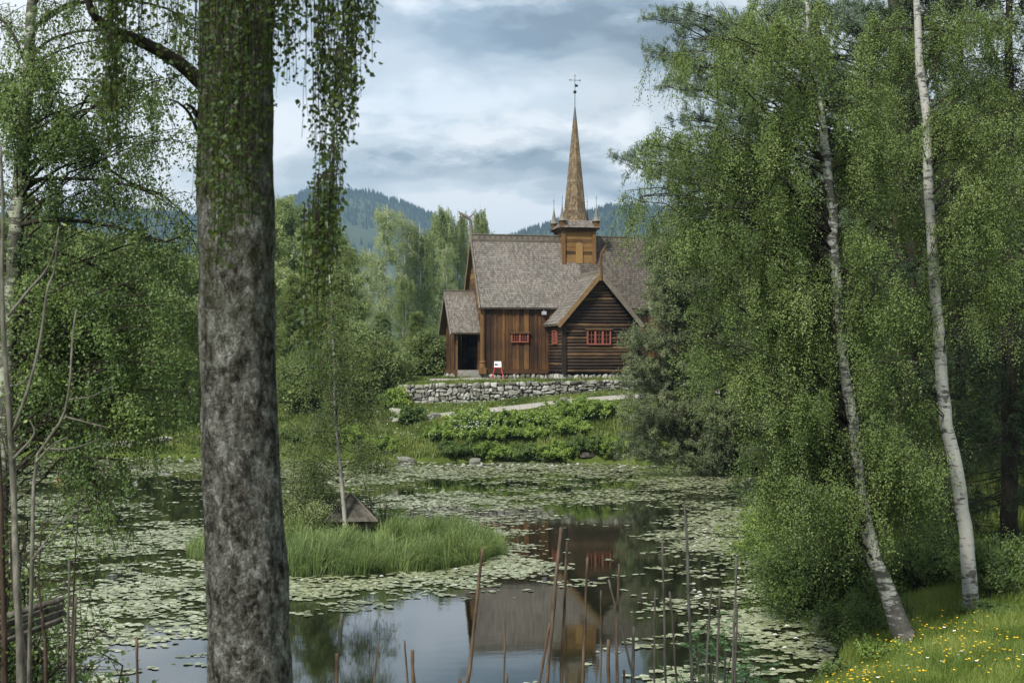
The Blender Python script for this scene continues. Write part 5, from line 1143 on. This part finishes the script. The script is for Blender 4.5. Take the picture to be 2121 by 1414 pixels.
ca, sa = np.cos(ang), np.sin(ang); X0 = (PO[None, :, 0]*ca[:, None]-PO[None, :, 1]*sa[:, None])*rad_[:, None]; Y0 = (PO[None, :, 0]*sa[:, None]+PO[None, :, 1]*ca[:, None])*rad_[:, None]
Z_ = .014+RNG.random(n)[:, None]*.012+np.maximum(X0*tx[:, None]+Y0*ty[:, None], -.008)
g = Geo(); g.batch(np.stack((X0+xr[:, None], Y0+yr[:, None], Z_), 2), [tuple(range(13))], RNG.random(n))
tag(g.build('lily_pads', M['pad']), 'thousands of round green lily pads crowding the pond', 'lily pads', kind='stuff')
protos = []
for v_ in range(5):
    Vv = PO*.085; Vv = Vv.copy(); Vv[:, 2] = .004*np.sin(np.arange(13)*1.3+v_); g = Geo(); g.add(Vv, [tuple(range(13))], (v_+.5)/5); protos.append(g.build('lily_pad', M['pad']))
GP = 'lily pads floating nearest on the pond'
for j, i in enumerate(idx):
    o = protos[j] if j < 5 else protos[j % 5].copy()
    if j >= 5: COL.objects.link(o)
    sc_ = RNG.uniform(.7, 1.3); o.location = (xx[i], yy[i], .018+.008*RNG.random()); o.rotation_euler = (RNG.normal(0, .03), RNG.normal(0, .03), RNG.uniform(0, 6.28)); o.scale = (sc_,)*3
    tag(o, 'round green lily pad floating on the near part of the pond', 'lily pad', GP)
# water lily blossoms
def lily_proto():
    g = Geo()
    for ring_, (nn_, tl, l_) in enumerate(((8, .35, .075), (7, .8, .065), (5, 1.15, .045))):
        for k in range(nn_):
            a_ = k/nn_*2*math.pi+ring_*.4; d_ = np.array((math.cos(a_)*math.cos(tl), math.sin(a_)*math.cos(tl), math.sin(tl))); sdv = np.array((-math.sin(a_), math.cos(a_), 0)); b_ = np.array((0, 0, .01))
            g.add([b_, b_+d_*l_*.5+sdv*l_*.26+np.array((0, 0, -.004)), b_+d_*l_, b_+d_*l_*.5-sdv*l_*.26+np.array((0, 0, -.004))], [(0, 1, 2, 3)])
    root = empty('water_lily', (0, 0, 0), cat='water lily'); g.build('petals', M['petal'], root)
    g = Geo(); g.tube([(0, 0, .01), (0, 0, .03), (0, 0, .035)], [.014, .014, .004], 8); g.build('centre', M['centre'], root); return root
lp = lily_proto(); LPOS = []
for _ in range(85): LPOS.append((RNG.uniform(700, 1540), RNG.normal(966, 3)+ (0 if True else 0)))
for _ in range(26): LPOS.append((RNG.uniform(1400, 1570), RNG.normal(1105, 16)))
for _ in range(20): LPOS.append((RNG.uniform(1420, 1580), RNG.uniform(1120, 1260)))
for q in [(1642,1250),(1690,1335),(1648,1325),(1625,1345),(1605,1318),(1700,1352),(790,1196),(625,1204),(925,1178),(944,1181),(985,1192),(862,1198),(820,1208),(1600,1390),(1560,1400),(1630,1300),(420,1175),(350,1180),(320,1172),(370,1150),(1655,1290),(1612,1272)]: LPOS.append(q)
for _ in range(30): LPOS.append((RNG.uniform(180, 410), RNG.normal(951, 3)))
first = True
for (a_, b_) in LPOS:
    d = EYE*F/(b_-HY); x = PX(a_, d)
    if float(sdist(np.array([x]), np.array([d]))[0]) > -.15 or math.hypot((x-ISL[0])/ISL[2], (d-ISL[1])/ISL[3]) < 1.05: continue
    o = lp if first else copy_tree(lp); first = False; sc_ = RNG.uniform(.8, 1.2)*(1.4 if d > 60 else 1.0); o.location = (x, d, .02); o.rotation_euler = (0, 0, RNG.uniform(0, 6)); o.scale = (sc_,)*3
    tag(o, 'white water lily blossom open among the lily pads', 'water lily', 'white water lilies on the pond')
# meadow flowers
def flower(name, petalmat, n_, r, h_):
    root = empty(name, (0, 0, 0)); g = Geo(); g.tube([(0, 0, 0), (.01, 0, h_*.5), (0, .01, h_)], [.002, .0015, .0015], 3); g.build('stem', M['stem'], root); g = Geo()
    for k in range(n_): a_ = k/n_*6.283; c = np.array((0, .01, h_)); d_ = np.array((math.cos(a_), math.sin(a_), .35)); sv = np.array((-math.sin(a_), math.cos(a_), 0)); g.add([c, c+d_*r*.6+sv*r*.45, c+d_*r, c+d_*r*.6-sv*r*.45], [(0, 1, 2, 3)], RNG.random())
    g.build('petals', petalmat, root); return root
bc = flower('buttercup', M['yellow'], 5, .024, .42); yr_ = flower('yarrow', M['petal'], 9, .034, .34)
FL = []
for _ in range(300):
    q = RNG.random()
    if q < .42: FL.append((RNG.normal(1760, 55), RNG.normal(1395, 12)))
    elif q < .8: FL.append((RNG.normal(1960, 75), RNG.normal(1318, 22)))
    else: FL.append((RNG.uniform(1880, 2125), RNG.uniform(1275, 1400)))
def onmeadow(px_, py_):
    for d in np.arange(21, 34, .1):
        x = PX(px_, d); zz = P(px_, py_, d)[2]
        if float(H(np.array([x]), np.array([d]))[0])+.33 >= zz: return x, d
    return None
Hd = None
def place_fl(proto, lst, label, cat, group):
    first = True; dd = np.arange(20, 36, .1)
    for a_, b_ in lst:
        X_ = PX(a_, dd); hz_ = H(X_, dd)+.36; zz = EYE-(b_-HY)/F*dd; w_ = np.where(hz_ >= zz)[0]
        if len(w_) == 0: continue
        i = w_[0]
        if float(sdist(np.array([X_[i]]), np.array([dd[i]]))[0]) < .05: continue
        o = proto if first else copy_tree(proto); first = False; o.location = (X_[i], dd[i], float(hz_[i])-.36-.02+RNG.uniform(-.05, .04)); o.rotation_euler = (RNG.normal(0, .15), RNG.normal(0, .15), RNG.uniform(0, 6)); tag(o, label, cat, group)
place_fl(bc, FL, 'yellow buttercup in the meadow at the near right shore', 'flower', 'buttercups in the near meadow')
place_fl(yr_, [(RNG.normal(1965, 80), RNG.normal(1352, 22)) for _ in range(13)]+[(RNG.uniform(1760, 1830), 1395) for _ in range(4)], 'small white flower in the meadow at the near right shore', 'flower', 'white flowers in the near meadow')
# white umbels on the far bank
n = 260; x = np.where(RNG.random(n) < .6, PX(990, 92)+RNG.normal(0, .75, n), RNG.uniform(-9, 8, n)); y = np.where(RNG.random(n) < .6, RNG.uniform(90.3, 92.4, n), RNG.uniform(90, 95, n)); z = H(x, y)+RNG.uniform(.5, 1.3, n)
g = Geo(); g.tubes(np.stack((np.stack((x, y, H(x, y)), 1), np.stack((x, y, z), 1)), 1), np.full((n, 2), .006), 3, mat=1)
a8 = np.arange(7)/7*6.283; rr = RNG.uniform(.03, .07, n); g.batch(np.stack((x[:, None]+np.cos(a8)*rr[:, None], y[:, None]+np.sin(a8)*rr[:, None], z[:, None]+.02*np.sin(a8*2)), 2), [tuple(range(7))], np.ones(n))
tag(g.build('bank_flowers', [M['petal'], M['stem']]), 'drift of tiny white wildflowers among the bank bushes', 'flowers', kind='stuff')

# ------------------------------------------------------------------ pole fence
fz = 2.7; fence = empty('pole_fence', (PX(1200, 12), 12, fz), label='rustic fence of thin upright wooden poles along the near shore', cat='fence')
FO = np.array((PX(1200, 12), 12, fz))
POL = [(697,1353,697,9,.1),(785,1332,775,4,.2),(837,1325,845,5,.2),(854,1346,857,9,.1),(953,1404,953,9,0),(999,1134,969,7.5,.1),(1047,1252,1044,4,.2),(1052,1396,1050,6,.1),(1163,1092,1131,9,.3),(1175,1120,1162,7.5,.2),(1138,1290,1117,7,.1),
       (1217,1153,1207,6.5,.1),(1245,1221,1245,4.5,.4),(1260,1323,1261,8.5,0),(1282,1167,1277,6.5,.2),(1261,1200,1315,5.5,.9),(1311,1297,1311,8.5,.9),(1293,1386,1293,7,.1),(1357,1224,1355,4.5,.8),(1372,1120,1379,5.5,.9),(1386,1224,1403,5,.7),(1420,1045,1433,7.5,1),
       (1445,1335,1448,4,.8),(1473,1214,1461,5.5,1),(1491,1216,1484,5.5,.9),(1527,1155,1516,6,.9),(1527,1248,1522,5,.9),(1473,1365,1473,6,.9),(1502,1346,1502,5,1),(283,1318,283,7,.1),(157,1235,150,12,.7),(143,1160,140,6,1),(8,1240,6,10,.2)]
FZ = lambda x, d: float(H(x, d))
for (tx_, ty_, bx_, w_, gr) in POL:
    d = 12+RNG.uniform(-.35, .35) if tx_ > 400 else 10.2; T = P(tx_, ty_, d); Bt = P(bx_, 1414, d); dv = (Bt-T)/(T[2]-Bt[2]); gz = FZ(Bt[0], d)-.15; E_ = T+dv*(T[2]-gz)
    s_ = np.linspace(0, 1, 9)[:, None]; q = T*(1-s_)+E_*s_+RNG.normal(0, .0028, (9, 3))*np.array((1, 1, 0)); r = w_/F*d*.5
    g = Geo(off=FO); q = catmull(q, 26)+RNG.normal(0, .0012, (26, 3)); g.tube(q[::-1], np.linspace(r*1.12, r*.78, 26)*RNG.uniform(.88, 1.16, 26), 7, gr); g.build('post', M['pole'], fence, True)
for k in range(11):     # slanting split rails, mostly below the picture
    x0 = -3.4+k*.75; g = Geo(off=FO); a_ = np.array((x0, 12.0+.04*(k % 3), FZ(x0, 12)+.15)); b_ = a_+np.array((2.1, .03, .62)); g.tube([a_, (a_+b_)/2, b_], [.032, .03, .026], 6, .8); g.build('rail', M['pole'], fence, True)
for k, (x0, y0, x1, y1) in enumerate(((20,1272,132,1240),(15,1296,134,1252),(25,1318,136,1266),(10,1335,130,1282),(-20,1300,128,1248))):
    g = Geo(off=FO); a_, b_ = P(x0-160, y0+50, 9.9+.06*k), P(x1, y1, 10.3+.05*k); g.tube([a_, (a_+b_)/2, b_], [.028, .027, .024], 6, .8); g.build('rail', M['pole'], fence, True)

# ------------------------------------------------------------------ far left: walker, sign, box
def skin_obj(name, mat, joints, edges, radii, parent, sub=2):
    me = bpy.data.meshes.new(name); me.from_pydata(joints, edges, []); o = bpy.data.objects.new(name, me); COL.objects.link(o); o.parent = parent; me.materials.append(mat)
    md = o.modifiers.new('skin', 'SKIN'); ly = me.skin_vertices[0] if me.skin_vertices else None
    if ly is None: me.attributes.new; 
    for i, r in enumerate(radii): me.skin_vertices[0].data[i].radius = (r, r)
    me.skin_vertices[0].data[0].use_root = True; md2 = o.modifiers.new('sub', 'SUBSURF'); md2.levels = sub; md2.render_levels = sub; return o
m = MT('skin'); M['skin'] = m.out((.45, .27, .2), .6, .3); m = MT('orange_cloth'); M['orange'] = m.out((.65, .26, .02), .8, .1); m = MT('navy_cloth'); M['navy'] = m.out((.02, .035, .055), .85, .1); m = MT('hair'); M['hair'] = m.out((.05, .03, .02), .8, .2)
pxx, pyy = PX(125, 96.2), 96.2; pz = FZ(pxx, pyy)+.03
per = empty('person', (pxx, pyy, pz), R(20), label='person in orange jacket and dark trousers walking on the far path at left', cat='person')
def with_bm_skin(name, mat, J, E_, Rr):
    import bmesh
    me = bpy.data.meshes.new(name); bm = bmesh.new(); ly = bm.verts.layers.skin.verify(); vs = [bm.verts.new(j) for j in J]
    for a_, b_ in E_: bm.edges.new((vs[a_], vs[b_]))
    for i, v_ in enumerate(vs): v_[ly].radius = (Rr[i], Rr[i]); v_[ly].use_root = (i == 0)
    bm.to_mesh(me); bm.free(); me.materials.append(mat); o = bpy.data.objects.new(name, me); COL.objects.link(o); o.parent = per
    o.modifiers.new('skin', 'SKIN'); s_ = o.modifiers.new('sub', 'SUBSURF'); s_.levels = 1; s_.render_levels = 2; return o
J = [(0,0,.95),(0,0,1.2),(0,0,1.42),(0,-.01,1.5),(0,-.02,1.6),(0,-.02,1.7),(.1,0,.88),(.11,-.12,.5),(.12,-.1,.08),(.12,-.26,.04),(-.1,0,.88),(-.11,.12,.5),(-.12,.26,.12),(-.12,.14,.05),(.19,0,1.4),(.25,.04,1.13),(.24,-.12,.92),(.24,-.17,.84),(-.19,0,1.4),(-.25,-.04,1.13),(-.24,.05,.88),(-.24,.05,.8)]
E_ = [(0,1),(1,2),(2,3),(3,4),(4,5),(0,6),(6,7),(7,8),(8,9),(0,10),(10,11),(11,12),(12,13),(2,14),(14,15),(15,16),(16,17),(2,18),(18,19),(19,20),(20,21)]
Rr = [.13,.12,.13,.05,.085,.075,.085,.06,.04,.035,.085,.06,.04,.035,.055,.042,.032,.03,.055,.042,.032,.03]
with_bm_skin('body', M['skin'], J, E_, Rr)
with_bm_skin('jacket', M['orange'], [J[0],J[1],J[2],J[14],J[15],J[16],J[18],J[19],J[20]], [(0,1),(1,2),(2,3),(3,4),(4,5),(2,6),(6,7),(7,8)], [.16,.15,.15,.075,.06,.05,.075,.06,.05])
with_bm_skin('trousers', M['navy'], [(0,0,.93),J[6],J[7],J[8],J[10],J[11],J[12]], [(0,1),(1,2),(2,3),(0,4),(4,5),(5,6)], [.14,.1,.08,.06,.1,.08,.06])
with_bm_skin('hair', M['hair'], [(0,.02,1.66),(0,.03,1.73)], [(0,1)], [.09,.08])
def at(px, d): x = PX(px, d); return (x, d, FZ(x, d)+.02)
l_ = at(282, 96.0); sg_ = empty('small_sign', l_, label='small white sign on a post beside the far left path', cat='sign')
g = Geo(); g.beam((0, 0, 0), (0, 0, 1.1), .06, .06, up=(0, 1, 0)); g.build('post', M['greywood'], sg_); g = Geo(); g.box((-.15, -.06, .85), (.15, -.035, 1.1)); g.build('panel', M['white'], sg_)
l_ = at(212, 97.8); bx = empty('notice_cabinet', l_, label='dark upright wooden cabinet beside the far left path', cat='cabinet')
g = Geo()
for k in range(6): g.box((-.4+k*.135, -.25, .05), (-.4+k*.135+.125, -.2, 1.1), random.random())
g.box((-.4, -.2, .05), (.4, .25, 1.08), .4); g.build('body', M['log'], bx); g = Geo(); g.box((-.45, -.3, 1.1), (.45, .3, 1.17), .4); g.build('lid', M['greywood'], bx)
l_ = at(146, 95.9); b2 = empty('litter_bin', l_, label='dark low litter bin right of the walker on the far path', cat='bin')
g = Geo(); g.tube([(0, 0, 0), (0, 0, .1), (0, 0, .68)], [.26, .28, .34], 14); g.build('body', M['iron'], b2); g = Geo(); g.tube([(0, 0, .68), (0, 0, .72)], [.36, .35], 14); g.build('rim', M['lead'], b2)

# ------------------------------------------------------------------ haze
import bmesh
bm = bmesh.new(); bmesh.ops.create_cube(bm, size=1); me = bpy.data.meshes.new('haze'); bm.to_mesh(me); bm.free(); hz_o = bpy.data.objects.new('haze', me); COL.objects.link(hz_o)
gz0 = float(GZ.min())-2; hz_o.scale = (13000, 9400, 560-gz0); hz_o.location = (0, 2850, (560+gz0)/2)
mm, tt_ = mat_new('haze_air'); vo_ = tt_.nodes.new('ShaderNodeVolumePrincipled'); vo_.inputs['Color'].default_value = (.45, .68, .95, 1); vo_.inputs['Density'].default_value = .00015; vo_.inputs['Anisotropy'].default_value = .2
oo = tt_.nodes.new('ShaderNodeOutputMaterial'); tt_.links.new(vo_.outputs[0], oo.inputs['Volume']); me.materials.append(mm); tag(hz_o, kind='stuff')
